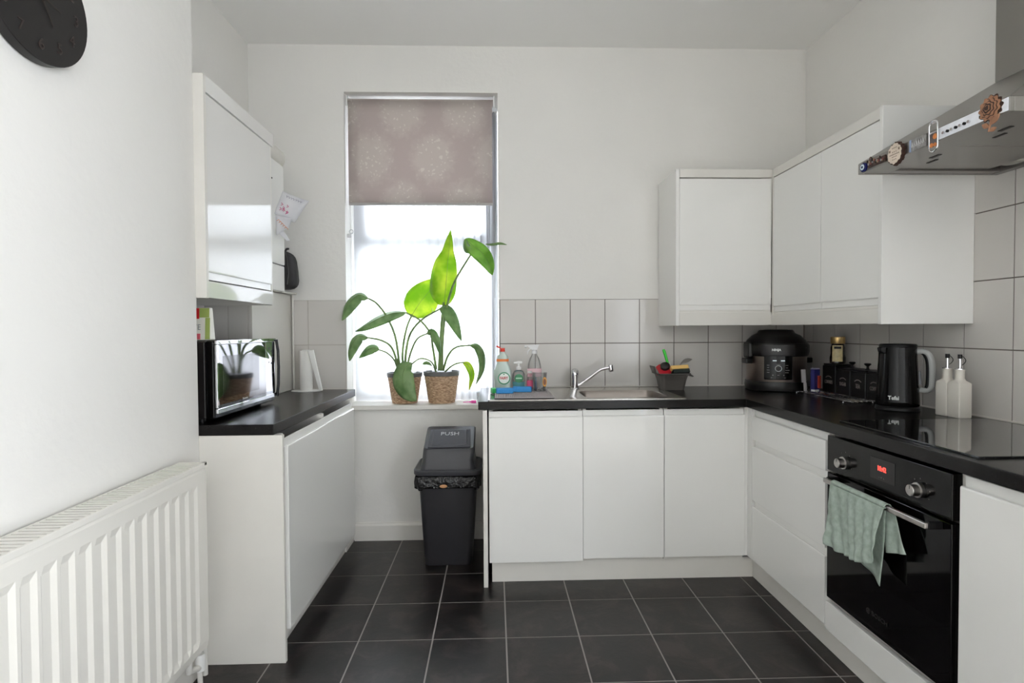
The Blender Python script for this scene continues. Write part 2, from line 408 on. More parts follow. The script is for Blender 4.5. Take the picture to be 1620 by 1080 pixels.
wall_tiles(wall_back, list(zip(xs[:-1], xs[1:])), rows2, fr_back(B-.0003-.0002))
build('tile_grout', MB().box(-1.186, WX0-.002, B-.0045, B-.0002, Z0, 1.4245), M_grout_w, wall_back)
wall_tiles(wall_back, [(-1.186, -1.092), (-1.092, WX0-.002)], rows2, fr_back(B-.0005))
# right wall (u measured as distance from the back wall towards the camera)
ys = [B-.008, 3.172, 2.965, 2.757, 2.549, 2.341, 2.133, 1.925, 1.717, 1.509, 1.301, 1.093]
build('tile_grout', MB().box(R-.0045, R-.0002, 1.09, B-.006, Z0, 1.4245), M_grout, wall_right)
build('tile_grout', MB().box(R-.0045, R-.0002, 1.09, 2.088, 1.4245, 1.948), M_grout, wall_right)
for a, b_ in zip(ys[:-1], ys[1:]):
    rr = rows2 if b_ > 2.0 else rows2+[(1.424, 1.686), (1.686, 1.948)]
    for z0, z1 in rr:
        me = tile_full if abs((a-b_)-TW) < 3e-4 and abs(z1-z0-TH) < 1e-4 else tile_mesh('wall_tile', a-b_-.0025, z1-z0-.0025, TT, M_tile)
        j = Matrix.Rotation(random.uniform(-.0016, .0016), 4, 'X') @ Matrix.Rotation(random.uniform(-.0016, .0016), 4, 'Y')
        place_tile(me, 'wall_tile', wall_right, fr_right(R-.0005)(a-.00125, z0+.00125) @ j)
# narrow tiles beside the cabinet end
for z0, z1 in ((1.424, 1.686), (1.686, 1.948)):
    place_tile(tile_mesh('wall_tile', 2.086-1.9275, z1-z0-.0025, TT, M_tile), 'wall_tile', wall_right, fr_right(R-.0005)(2.086, z0+.00125))
# silicone bead along the worktop
struct('trim_1', MB().box(WX1+.03, R-.007, B-.012, B-.0066, .9002, .906).box(R-.012, R-.0066, 1.09, B-.012, .9002, .906), mat('sealant', (208, 203, 196), .5))
struct('trim_2', MB().box(-1.18, WX0+.0, B-.012, B-.0066, .9002, .905), MATS['sealant'])

# skirting
sk = MB().prism([(B-.0002, 0), (B-.018, 0), (B-.018, .088), (B-.010, .098), (B-.008, .106), (B-.0002, .106)], 'x', -.835, -.03)
struct('baseboard_back', sk, M_trim)
sk = MB().prism([(LB, 0), (LB+.018, 0), (LB+.018, .088), (LB+.010, .098), (LB+.008, .106), (LB, .106)], 'y', REAR, 2.058)
struct('baseboard_left', sk, M_trim)

# pipe boxing in the corner (tiled towards the room)
bx = struct('trim_3', MB().box(L+.0005, -1.19, 2.745, B-.0005, .9005, 1.455), M_panel, bevel=.002, label='white boxed-in pipe cover below the boiler')
fbx = fr_back(2.7448)
build('tile_grout', MB().box(L+.001, -1.1915, 2.7425, 2.7449, .901, 1.454), M_grout_w, bx)
for u0_, u1_ in ((L+.002, -1.305), (-1.305, -1.208), (-1.208, -1.192)):
    for z0, z1 in ((.901, 1.162), (1.162, 1.42)):
        place_tile(tile_mesh('wall_tile', u1_-u0_-.002, z1-z0-.0025, .005, M_tile), 'wall_tile', bx, fbx(u0_+.001, z0+.001))

# ------------------------------------------------------------------ window
Wn = struct('window_1', MB(
    ).box(WX0+.001, WX1-.001, 3.49, 3.545, WZ0+.001, WZ0+.075).box(WX0+.001, WX1-.001, 3.49, 3.545, WZ1-.06, WZ1-.001
    ).box(WX0+.001, WX0+.06, 3.49, 3.545, WZ0+.075, WZ1-.06).box(WX1-.06, WX1-.001, 3.49, 3.545, WZ0+.075, WZ1-.06
    ).box(WX0+.06, WX1-.06, 3.492, 3.543, 1.735, 1.80), M_upvc, bevel=.003, label='tall white framed window behind the plants')
build('window_sash', MB().box(WX0+.062, WX0+.10, 3.478, 3.535, 1.802, WZ1-.062).box(WX1-.10, WX1-.062, 3.478, 3.535, 1.802, WZ1-.062
    ).box(WX0+.10, WX1-.10, 3.478, 3.535, 1.802, 1.842).box(WX0+.10, WX1-.10, 3.478, 3.535, WZ1-.10, WZ1-.062), M_upvc, Wn, bevel=.003)
build('pane', MB().box(WX0+.10, WX1-.10, 3.508, 3.512, 1.842, WZ1-.10), M_pane, Wn)
build('pane', MB().box(WX0+.06, WX1-.06, 3.516, 3.520, WZ0+.075, 1.735), M_pane, Wn)
hd = build('window_handle', MB().box(-.44, -.40, 3.462, 3.478, 1.812, 1.832).box(-.43, -.33, 3.452, 3.464, 1.815, 1.829), M_white, Wn, bevel=.003)
struct('trim_4', MB().box(WX0+.0005, WX1-.0005, 3.235, 3.4895, WZ0-.028, WZ0), M_trim, bevel=.004, label='white painted window sill board')

# unseen window added for fill daylight (right wall behind the camera)
Wr = MB(); ym = (SY0+SY1)/2
for y0, y1, z0, z1 in ((SY0, SY1, SZ0, SZ0+.06), (SY0, SY1, SZ1-.06, SZ1), (SY0, SY0+.06, SZ0+.06, SZ1-.06), (SY1-.06, SY1, SZ0+.06, SZ1-.06), (ym-.03, ym+.03, SZ0+.06, SZ1-.06)):
    Wr.box(R+.04, R+.10, y0, y1, z0, z1)
Wr = struct('window_added_fill', Wr, M_upvc)
for a, b_ in ((SY0+.06, ym-.03), (ym+.03, SY1-.06)):
    build('pane', MB().box(R+.068, R+.072, a, b_, SZ0+.06, SZ1-.06), M_pane, Wr)

# roller blind
bl = thing('roller_blind', 'taupe damask roller blind half drawn over the window', 'blind', (-.427, 3.31, 2.0))
Bx0, Bx1 = -.856, -.005
fab = MB().grid([[(x, 3.305+.003*math.sin(x*9+.5)*min(1, (2.6-z)*2), z) for x in [Bx0+(Bx1-Bx0)*k/12 for k in range(13)]] for z in [2.001+.604*k/8 for k in range(9)]])
blf = build('fabric', fab, M_blind, bl, solid=.0012)
build('bottom_bar', MB().box(Bx0, Bx1+.003, 3.300, 3.310, 1.988, 2.003), M_blindbar, bl, bevel=.002)
build('roller_tube', MB().tube([(Bx0-.004, 3.328, 2.603), (Bx1+.006, 3.328, 2.603)], .019, 16), M_blind, bl)
for x in (Bx0-.012, Bx1+.008):
    build('bracket', MB().box(x, x+.006, 3.31, 3.35, 2.575, 2.6395), M_white, bl, bevel=.001)
chp = [(WX0+.022, 3.335, 2.59-.0*k) for k in range(1)]
build('pull_chain', MB().tube([(WX0+.016, 3.325, 2.60), (WX0+.016, 3.325, 1.84)], .0016, 6).tube([(WX0+.030, 3.325, 2.60), (WX0+.030, 3.325, 1.84)], .0016, 6), M_white, bl)
ck = MB(); pts = [(WX0+.023+.011*math.cos(a), 3.32, 1.835+.012*math.sin(a)) for a in [PI*2*k/16 for k in range(17)]]; ck.tube(pts, .003, 8, cap=False); ck.box(WX0+.0005, WX0+.022, 3.316, 3.324, 1.80, 1.822)
build('chain_cleat', ck, mat('grey_cleat', (200, 200, 202), .4), bl)

# sheer voile: pulled across the window, its folds bunched on the right
cur = MB(); rows = []
for k in range(15):
    z = WZ0+.004+(2.585-WZ0-.004)*k/14; row = []
    for q in range(141):
        t = q/140; g = t**.62; x = WX0+.012+(WX1-WX0-.024)*g; am = .004+.010*max(0, g-.45)/.55
        row.append((x, 3.428+am*math.sin(t*95+.8*math.sin(z*2.2))+am*.4*math.sin(t*171+z*3), z))
    rows.append(row)
cur.grid(rows)
tag(build('sheer_curtain', cur, M_sheer), 'sheer white voile curtain across the window, bunched at its right side', 'curtain')
tag(build('curtain_rod', MB().tube([(WX0+.002, 3.43, 2.590), (WX1-.002, 3.43, 2.590)], .005, 8), M_white), 'thin white curtain rod at the top of the window recess', 'curtain rod')

# ------------------------------------------------------------------ cabinets
def jdoor(w0, w1, z0, z1, front, axis, flip=False, t=.019):
    """handleless slab with a curved finger pull along its top (or bottom) edge"""
    H = z1-z0
    pf = [(0,0),(t,0),(t,H-.034),(t-.001,H-.030),(t-.004,H-.0275),(t-.008,H-.029),(t-.0105,H-.034),(t-.013,H-.034),(t-.0145,H-.029),(t-.0145,H),(0,H)]
    pts = []
    if flip: pf = [(d_ if z < H-.036 or d_ == 0 else t-(t-d_)*.45, z if z < H-.029 or z == H else z) for d_, z in pf]
    for d_, z in pf:
        zz = z1-z if flip else z0+z
        if axis == 'y-': pts.append((front+t-d_, zz))       # (y,z)
        elif axis == 'x-': pts.append((front+t-d_, zz))      # (x,z)
        else: pts.append((front-t+d_, zz))
    return MB().prism(pts, 'x' if axis == 'y-' else 'y', w0, w1)
def carcass(x0, x1, y0, y1, z0, z1, open_side, t=.017, top=True):
    mb = MB()
    if open_side != 'x-': mb.box(x0, x0+t, y0, y1, z0, z1)
    if open_side != 'x+': mb.box(x1-t, x1, y0, y1, z0, z1)
    a0, a1 = (x0 if open_side == 'x-' else x0+t), (x1 if open_side == 'x+' else x1-t)
    if open_side != 'y-': mb.box(a0, a1, y0, y0+t, z0, z1)
    mb.box(a0, a1, y1-t, y1, z0, z1)
    b0, b1 = (y0 if open_side == 'y-' else y0+t), y1-t
    mb.box(a0, a1, b0, b1, z0, z0+t)
    if top: mb.box(a0, a1, b0, b1, z1-t, z1)
    return mb
WT0 = .8595
# back run
for nm, x0, x1, yf, zb, lab in (('base_cabinet', -.030, .428, 2.655, .110, 'white gloss base cabinet below the drainer, door slightly proud, nearest the bin'),
                                ('base_cabinet', .431, .832, 2.668, .117, 'white gloss base cabinet below the tap, middle of the three facing front'),
                                ('base_cabinet', .835, 1.236, 2.668, .117, 'white gloss base cabinet below the sink bowl, beside the inner corner')):
    t = thing(nm, lab, 'cabinet', ((x0+x1)/2, 2.95, 0))
    build('carcass', carcass(x0+.001, x1-.001, 2.689, 3.25, .10, WT0-.001, 'y-', top=False), M_panel, t)
    build('door', jdoor(x0, x1, zb, .849, yf, 'y-'), M_gloss, t, bevel=.0012)
tag(build('end_panel', MB().box(-.058, -.037, 2.632, 3.252, .0002, WT0), M_panel, bevel=.001), 'white end panel standing right of the black bin', 'panel')
tag(build('corner_post', MB().box(1.238, 1.27, 2.672, 2.70, .116, WT0).box(1.2505, 1.27, 2.625, 2.672, .116, WT0), M_gloss, bevel=.001), 'narrow white filler strip in the inner corner of the base units', 'panel')
tag(build('plinth', MB().box(-.018, 1.289, 2.692, 2.708, .0002, .1), M_panel, bevel=.001), 'white kickboard under the sink cabinets', 'plinth')
tag(build('plinth', MB().box(1.290, 1.306, .86, 2.708, .0002, .1), M_panel, bevel=.001), 'white kickboard under the drawers and the oven', 'plinth')
# drawers on the right
t = thing('drawer_cabinet', 'white gloss three drawer cabinet left of the oven', 'cabinet', (1.56, 2.33, 0))
build('carcass', carcass(1.27, 1.86, 2.035, 2.66, .10, WT0-.001, 'x-', top=False), M_panel, t)
for z0, z1 in ((.705, .849), (.411, .702), (.118, .408)):
    build('drawer', jdoor(2.031, 2.622, z0, z1, 1.250, 'x-'), M_gloss, t, bevel=.0012)
t = thing('oven_cabinet', 'white gloss housing panel below the built-in oven', 'cabinet', (1.56, 1.73, 0))
build('carcass', MB().box(1.275, 1.86, 2.013, 2.0335, .10, WT0-.001).box(1.275, 1.86, 1.432, 1.450, .10, WT0-.001).box(1.275, 1.86, 1.451, 2.012, .10, .216), M_panel, t)
build('front_panel', MB().box(1.250, 1.269, 1.433, 2.028, .105, .213), M_gloss, t, bevel=.0015)
t = thing('base_cabinet', 'white gloss base cabinet nearest the camera, right of the oven', 'cabinet', (1.56, 1.14, 0))
build('carcass', carcass(1.27, 1.86, .86, 1.430, .10, WT0-.001, 'x-', top=False), M_panel, t)
build('door', jdoor(.862, 1.430, .11, .849, 1.250, 'x-'), M_gloss, t, bevel=.0012)

# left base cabinets
t = thing('base_cabinet', 'white gloss base cabinet under the microwave', 'cabinet', (-1.1, 2.35, 0))
build('carcass', carcass(-1.40, -.806, 2.0905, 2.586, .10, WT0-.001, 'x+', top=False), M_panel, t)
build('door', jdoor(2.094, 2.588, .112, .842, -.782, 'x+'), M_gloss, t, bevel=.0012)
t = thing('base_cabinet', 'white gloss base cabinet beside the window, under the kitchen roll', 'cabinet', (-1.1, 2.83, 0))
build('carcass', carcass(-1.40, -.806, 2.5875, 3.09, .10, WT0-.001, 'x+', top=False), M_panel, t)
build('door', jdoor(2.591, 3.085, .108, .842, -.786, 'x+'), M_gloss, t, bevel=.0012)
tag(build('end_panel', MB().box(LB+.0, -.790, 2.0615, 2.0795, .0002, WT0).box(-1.40, LB, 2.0615, 2.0795, .0002, WT0), M_panel, bevel=.001), 'plain white end panel beside the radiator', 'panel')
tag(build('filler_panel', MB().box(-.855, -.838, 3.092, 3.252, .0002, WT0), M_panel, bevel=.001), 'slim white filler between the left cabinets and back wall', 'panel')
tag(build('plinth', MB().box(-.862, -.846, 2.081, 3.09, .0002, .1), M_panel, bevel=.001), 'white kickboard under the left cabinets', 'plinth')

# worktops
xc = [-.080, .447, .905, 1.232, R-.0068]; yc = [.84, 2.643, 2.725, 3.095, B-.0068]
wt = build('worktop', cells(xc, yc, lambda i, j: (j >= 1 or i == 3) and not (i == 1 and j == 2), .8600, .9000), M_work, bevel=.002)
tag(wt, 'black speckled L-shaped worktop with the sink and hob', 'worktop')
xc = [L+.001, -1.189, -.822]; yc = [2.0608, 2.7415, B-.0068]
tag(build('worktop', cells(xc, yc, lambda i, j: not (i == 0 and j == 1), .8600, .9000), M_work, bevel=.002), 'short black worktop under the microwave', 'worktop')

# wall cabinets
t = thing('wall_cabinet', 'single white gloss wall cabinet on the back wall, above the sink end', 'cabinet', (1.25, 3.1, 1.262))
build('carcass', carcass(1.003, 1.5, 2.972, B-.0075, 1.30, 2.06, 'y-'), M_panel, t)
build('side_panel', MB().box(.983, 1.0015, 2.945, B-.0075, 1.262, 2.104), M_gloss, t, bevel=.001)
build('door', jdoor(1.004, 1.508, 1.345, 2.055, 2.950, 'y-', flip=True), M_gloss, t, bevel=.0012)
build('pelmet', MB().box(1.0025, 1.512, 2.946, 2.968, 1.263, 1.333), M_panel, t, bevel=.001)
build('rail', MB().box(1.004, 1.508, 2.9565, 2.969, 1.3335, 1.344), M_panel, t)
build('cornice', MB().box(1.0025, 1.5085, 2.944, 2.966, 2.060, 2.104), M_panel, t, bevel=.001)
build('top_board', MB().box(1.0025, 1.5085, 2.967, B-.0075, 2.088, 2.104), M_panel, t)
t = thing('wall_cabinet', 'white gloss double wall cabinet on the right wall beside the hood', 'cabinet', (1.69, 2.5, 1.262))
build('carcass', carcass(1.532, R-.0075, 2.112, 2.940, 1.30, 2.06, 'x-'), M_panel, t)
build('side_panel', MB().box(1.503, R-.0075, 2.090, 2.108, 1.260, 2.104), M_gloss, t, bevel=.001)
build('door', jdoor(2.110, 2.499, 1.335, 2.055, 1.510, 'x-', flip=True), M_gloss, t, bevel=.0012)
build('door', jdoor(2.502, 2.930, 1.335, 2.055, 1.510, 'x-', flip=True), M_gloss, t, bevel=.0012)
build('pelmet', MB().box(1.506, 1.526, 2.1085, 2.944, 1.262, 1.322), M_panel, t, bevel=.001)
build('rail', MB().box(1.5165, 1.529, 2.110, 2.930, 1.3225, 1.334), M_panel, t)
build('corner_post', MB().box(1.5095, 1.530, 2.9315, 2.943, 1.3225, 2.059), M_panel, t)
build('cornice', MB().box(1.510, 1.530, 2.1085, 2.942, 2.060, 2.104), M_panel, t, bevel=.001)
build('top_board', MB().box(1.531, R-.0075, 2.1085, 2.965, 2.088, 2.104), M_panel, t)
t = thing('wall_cabinet', 'white gloss wall cabinet above the microwave on the left', 'cabinet', (-1.24, 2.38, 1.37))
build('carcass', carcass(L+.002, -1.083, 2.083, 2.672, 1.44, 2.13, 'x+'), M_panel, t)
build('side_panel', MB().box(L+.002, -1.057, 2.0615, 2.0795, 1.370, 2.190), M_panel, t, bevel=.001)
build('side_panel', MB().box(L+.002, -1.066, 2.675, 2.692, 1.370, 2.170), M_panel, t, bevel=.001)
build('door', jdoor(2.0825, 2.672, 1.440, 2.125, -1.062, 'x+', flip=True), M_gloss, t, bevel=.0012)
build('pelmet', MB().box(-1.082, -1.062, 2.0805, 2.6745, 1.372, 1.434), M_gloss, t, bevel=.001)
build('cornice', MB().box(-1.088, -1.058, 2.0805, 2.700, 2.130, 2.190), M_gloss, t, bevel=.001)
build('bottom_board', MB().box(L+.002, -1.083, 2.0805, 2.6745, 1.405, 1.437), M_panel, t)

# ------------------------------------------------------------------ boiler and what is on it
t = thing('boiler', 'white wall boiler beside the left wall cabinet', 'boiler', (-1.28, 2.87, 1.455))
build('casing', MB().box(L+.001, -1.135, 2.706, 3.035, 1.60, 2.135), M_gloss, t, bevel=.006)
build('control_cover', MB().box(L+.001, -1.137, 2.706, 3.035, 1.458, 1.596), M_gloss, t, bevel=.006)
build('sensor', MB().tube([(-1.1345, 2.87, 2.03), (-1.132, 2.87, 2.03)], .004, 10), M_grill, t)
tag(build('flue_pipe', MB().tube([(-1.28, 2.88, 2.246), (-1.28, B-.001, 2.246)], .067, 28).tube([(-1.28, 2.96, 2.1365), (-1.28, 2.96, 2.246)], .064, 24), M_trim), 'white boiler flue pipe running into the back wall', 'pipe')
tag(build('gas_pipe', MB().tube([(-1.16, 3.04, 1.462), (-1.16, 3.262, 1.462)], .0065, 10).tube([(-1.176, 3.255, .905), (-1.176, 3.255, 1.462)], .006, 10), M_trim), 'thin cream pipe down the corner left of the kitchen roll', 'pipe')
# rucksack like black case
def superblob(cx, cy, cz, ax, ay, az, e=3.5, nu=20, nv=12, warp=None):
    P = []
    for i in range(nv+1):
        v = -PI/2+PI*i/nv; row = []
        for k in range(nu+1):
            u_ = 2*PI*k/nu
            cs = lambda t_: math.copysign(abs(math.cos(t_))**(2/e), math.cos(t_)); sn = lambda t_: math.copysign(abs(math.sin(t_))**(2/e), math.sin(t_))
            p = Vector((cx+ax*cs(v)*cs(u_), cy+ay*cs(v)*sn(u_), cz+az*sn(v)))
            row.append(warp(p) if warp else p)
        P.append(row)
    return MB().grid(P)
t = thing('black_bag', 'small black zipped bag hanging between the boiler and the back wall', 'bag', (-1.18, 3.14, 1.475))
def wp(p): f = (p.z-1.48)/.21; return Vector((p.x-.022*max(0, f)*(1 if p.x > -1.17 else .3), p.y, p.z))
build('body', superblob(-1.195, 3.125, 1.585, .098, .078, .108, 4, warp=wp), mat('black_fabric', (30, 28, 29), .65, bump=(60, .4, .004)), t)
zz = [(-1.195+.092*math.cos(a)*(.9 if True else 1), 3.043, 1.585+.10*math.sin(a)) for a in [PI*2*k/28 for k in range(29)]]
build('zip', MB().tube([(-1.13, 3.046, 1.50), (-1.122, 3.045, 1.56), (-1.128, 3.045, 1.64), (-1.14, 3.048, 1.675)], .003, 6), mat('zip_grey', (52, 50, 50), .4), t)
build('strap', MB().tube([(-1.2, 3.2, 1.69), (-1.2, 3.235, 1.72), (-1.2, 3.262, 1.725)], .006, 8), MATS['black_fabric'], t)
# notes stuck on the boiler
Mpk = mat('pink_crayon', (206, 92, 140), .8); Mor = mat('orange_crayon', (226, 150, 110), .8); Mink = mat('purple_ink', (92, 80, 120), .8)
def sheet(name, px, label, curl=.0, rot=None):
    a, b_, c, d_ = [Vector(p) for p in px]; rows = []
    n_ = (b_-a).cross(d_-a).normalized()
    for i in range(7):
        row = []
        for k in range(7):
            u_, v = k/6, i/6; p = a*(1-u_)*(1-v)+b_*u_*(1-v)+c*u_*v+d_*(1-u_)*v
            row.append(p+n_*curl*(math.sin(u_*PI)*.6+math.sin(v*5+u_*3)*.25))
        rows.append(row)
    return MB().grid(rows)
t = thing('paper_drawing', 'child\'s drawing on white paper with pink marks, sticking out from the boiler', 'paper', at(448, 330, 2.98))
pa, pb, pc, pd = at(438, 302, 2.90), at(489, 319, 3.0), at(474, 345, 3.02), at(430, 345, 2.90)
pa = at(447, 301, 2.975)
pa, pb, pc, pd = at(447, 302, 2.96), at(489, 318, 2.99), at(466, 352, 2.99), at(434, 338, 2.90)
build('sheet', sheet('s', (pa, pb, pc, pd), '', .006), M_paper, t, solid=.0004)
off = Vector((0, -.007, 0))
def on_sheet(u_, v): 
    p = pa*(1-u_)*(1-v)+pb*u_*(1-v)+pc*u_*v+pd*(1-u_)*v; return p+Vector((0, -.0085, 0))
scr = MB()
for k in range(7):
    u_ = .22+k*.09; scr.tube([on_sheet(u_, .12), on_sheet(u_+.03, .20), on_sheet(u_+.06, .13+.02*(k % 2))], .0009, 5)
build('handwriting', scr, Mink, t)
scr = MB()
for k in range(9):
    u_, v = random.uniform(.12, .5), random.uniform(.45, .8); scr.tube([on_sheet(u_, v), on_sheet(u_+.08, v+.05), on_sheet(u_+.02, v+.1)], .0018, 5)
build('crayon_mark', scr, Mpk, t)
t = thing('paper_note', 'crumpled white note with orange marks below the drawing on the boiler', 'paper', at(446, 360, 2.95))
qa, qb, qc, qd = at(436, 340, 2.90), at(462, 346, 2.93), at(457, 360, 2.95), at(437, 372, 2.90)
build('sheet', sheet('s', (qa, qb, qc, qd), '', -.008), M_paper, t, solid=.0004)
scr = MB()
for k in range(5): p = at(438+3*k, 349+3*k, 2.885); scr.tube([p, p+Vector((.01, 0, .006)), p+Vector((.018, 0, -.006))], .0015, 5)
build('crayon_mark', scr, Mor, t)
t = tag(build('paper_note', sheet('s', (at(436, 362, 2.9), at(449, 366, 2.96), at(459, 380, 2.98), at(453, 381, 2.95)), '', .006), M_paper, solid=.0004), 'small torn white paper strip curling lowest off the boiler', 'paper')

# ------------------------------------------------------------------ radiator
rad = thing('radiator', 'long white ribbed panel radiator on the left wall', 'radiator', (-1.04, 1.2, .15))
RY0, RY1, RZa, RZb = .10, 1.905, .165, .785
pitch_, ph = .0535, 1.158-.0535*30
ycuts = [RY0]; k = 0
while True:
    y = ph+pitch_*k; k += 1
    if y < RY0+.03: continue
    if y+pitch_ > RY1-.005: break
    ycuts += [(y-.006), (y+.006)] if False else []
    ycuts.append(('g', y+.010, y+pitch_-.006))
def rad_face(xf, sgn):
    zc = [RZa, RZa+.028, RZa+.048, RZb-.070, RZb-.050, RZb-.012, RZb]
    cols = [(RY0, 0)]
    for g in ycuts[1:]:
        cols += [(g[1]-.005, 0), (g[1]+.004, 1), (g[2]-.010, 1), (g[2]+.002, 0)]
    cols.append((RY1, 0))
    P = []
    for zi, z in enumerate(zc):
        row = []
        for (y, dpt) in cols:
            dz = 1 if zi in (2, 3) else 0
            row.append((xf-sgn*.0065*dpt*dz-(sgn*.004 if zi in (0, 6) else 0), y, z))
        P.append(row)
    return MB().grid(P, sm=False)
build('front_panel', rad_face(-.990, 1), M_rad, rad)
build('back_panel', MB().box(-1.080, -1.076, RY0, RY1, RZa, RZb), M_rad, rad, bevel=.001)
build('side_cover', MB().box(-1.080, -.996, RY1-.0005, RY1+.002, RZa+.01, RZb+.005), M_rad, rad, bevel=.0008)
build('top_rail', MB().box(-.9965, -.9885, RY0, RY1+.003, .783, .800).box(-1.083, -1.079, RY0, RY1+.003, .783, .800).box(-1.083, -.9885, RY1-.012, RY1+.003, .790, .800), M_rad, rad, bevel=.0012)
gr = MB(); y = RY0+.01
while y < RY1-.012: gr.box(-1.079, -.9965, y, y+.0115, .7955, .7985); y += .019
g = build('top_grille', gr, M_rad, rad)
build('convector', MB().box(-1.074, -1.006, RY0+.01, RY1-.01, .20, .74), M_grill, rad)  # dark colour stands in for shade seen through the grille slots
v = MB().tube([(-1.035, 1.860, .165), (-1.035, 1.860, .10), (-1.035, 1.925, .075)], .011, 12)
v.tube([(-1.035, 1.925, .075), (-1.035, 1.93, .0)], .0085, 10)
build('valve_pipe', v, M_trim, rad)
build('valve_body', MB().lathe([(.012, 0), (.017, .004), (.017, .05), (.013, .06)], -1.035, 1.93, .06, 16), M_white, rad)
tag(build('heating_pipe', MB().tube([(-1.058, 2.005, 0), (-1.058, 2.005, .19), (-1.058, 1.985, .21), (-1.058, 1.93, .214)], .0095, 10), M_trim), 'white heating pipe rising from the floor behind the radiator end', 'pipe')

# ------------------------------------------------------------------ clock
ck = thing('wall_clock', 'round black wall clock with raised black numerals, cut by the top left corner', 'clock', (-1.08, 1.349, 2.035))
cy_, cz_ = 1.349, 2.040
def disc_x(x0, x1, r, seg=64): return MB().tube([(x0, cy_, cz_), (x1, cy_, cz_)], r, seg)
M_clock = mat('clock_black', (24, 22, 22), .45)
build('face', disc_x(-1.092, -1.066, .152), M_clock, ck, bevel=.0015)
def hand(ang, ln, w_, x, nm):
    d_ = Vector((0, math.sin(ang), math.cos(ang))); s_ = Vector((0, math.cos(ang), -math.sin(ang)))
    c0 = Vector((x, cy_, cz_)); pts = [c0-d_*.02-s_*w_, c0-d_*.02+s_*w_, c0+d_*ln+s_*w_*.4, c0+d_*ln-s_*w_*.4]
    return MB().hexa([p+Vector((0,0,0)) for p in pts]+[p+Vector((.0015,0,0)) for p in pts])
M_hand = mat('clock_hand', (52, 46, 44), .3, metal=.5)
build('hour_hand', hand(math.radians(150), .065, .004, -1.0622, 'h'), M_hand, ck)
build('minute_hand', hand(math.radians(100), .055, .003, -1.0600, 'm'), M_hand, ck)
build('hub', MB().tube([(-1.066, cy_, cz_), (-1.055, cy_, cz_)], .006, 16), mat('hub_brass', (200, 190, 160), .25, metal=1), ck)
M_num = mat('clock_numeral', (50, 40, 38), .3)
for h in range(12):
    a = math.radians(30*(h+1)); rr = .112
    text('numeral', str(h+1), .038, (-1.0655, cy_+rr*math.sin(a), cz_+rr*math.cos(a)), (0, 1, 0), (0, 0, 1), M_num, ck, ext=.0012)

# ------------------------------------------------------------------ cooker hood
HX, HY0, HY1, HZ = 1.345, 1.402, 1.998, 1.810
RW = R-.0068
hood = thing('cooker_hood', 'stainless steel chimney cooker hood above the hob', 'cooker hood', (1.6, 1.7, 1.80))
hb = MB()
hb.box(HX+.014, RW, HY0, HY0+.012, HZ, HZ+.038).box(HX+.014, RW, HY1-.012, HY1, HZ, HZ+.038).box(RW-.03, RW, HY0+.012, HY1-.012, HZ, HZ+.038)
hb.box(HX, HX+.014, HY0, HY1, HZ, HZ+.038)
build('rim', hb, M_steel_hood, hood, bevel=.0012)
CX0, CY0, CY1, CZ = 1.692, 1.580, 1.820, 2.068
e = [(HX, HY0, HZ+.0385), (RW, HY0, HZ+.0385), (RW, HY1, HZ+.0385), (HX, HY1, HZ+.0385), (CX0, CY0, CZ), (RW, CY0, CZ), (RW, CY1, CZ), (CX0, CY1, CZ)]
build('canopy', MB().hexa(e), M_steel_hood, hood, bevel=.0015)
build('chimney', MB().box(CX0+.001, RW, CY0+.001, CY1-.001, CZ+.0005, C-.001), M_steel_hood, hood, bevel=.002)
build('underside', MB().box(HX+.0145, RW-.031, HY0+.0125, HY1-.0125, HZ+.026, HZ+.036).box(HX+.0145, HX+.105, HY0+.0125, HY1-.0125, HZ+.002, HZ+.0255
    ).box(HX+.105, RW-.031, HY0+.0125, HY0+.045, HZ+.002, HZ+.0255).box(HX+.105, RW-.031, HY1-.045, HY1-.0125, HZ+.002, HZ+.0255), M_steel_hood, hood, bevel=.001)
for y0, y1 in ((HY0+.047, 1.698), (1.702, HY1-.047)):
    f = build('filter', MB().box(HX+.108, RW-.075, y0, y1, HZ+.008, HZ+.0255), M_steel_hood, hood, bevel=.002)
    ym = (y0+y1)/2
    build('filter_latch', MB().box(HX+.125, HX+.137, ym-.045, ym-.005, HZ+.0060, HZ+.0078), M_grill, f)
    build('filter_latch', MB().box(HX+.16, HX+.170, ym+.01, ym+.05, HZ+.0060, HZ+.0078), M_grill, f)
for y in (1.52, 1.88):
    build('lamp', MB().lathe([(.030, 0), (.033, .003), (.033, .012)], RW-.055, y, HZ+.010, 24), mat('hood_lamp_glass', (190, 188, 180), .2), hood)
cp = build('control_plate', MB().box(HX-.0016, HX-.0001, 1.404, 1.632, HZ+.002, HZ+.0365), mat('satin_alu_plate', (236, 238, 244), .35, noise=(40, .06)), hood, bevel=.0005)
for k in range(7):
    y = 1.608-.0145*k
    build('button', MB().tube([(HX-.0015, y, HZ+.016), (HX-.0065, y, HZ+.016)], .0042, 12), M_chrome if k % 2 == 0 else M_black, hood)
build('switch_marking', MB().box(HX-.0022, HX-.0017, 1.485, 1.490, HZ+.012, HZ+.020), M_grill, hood)

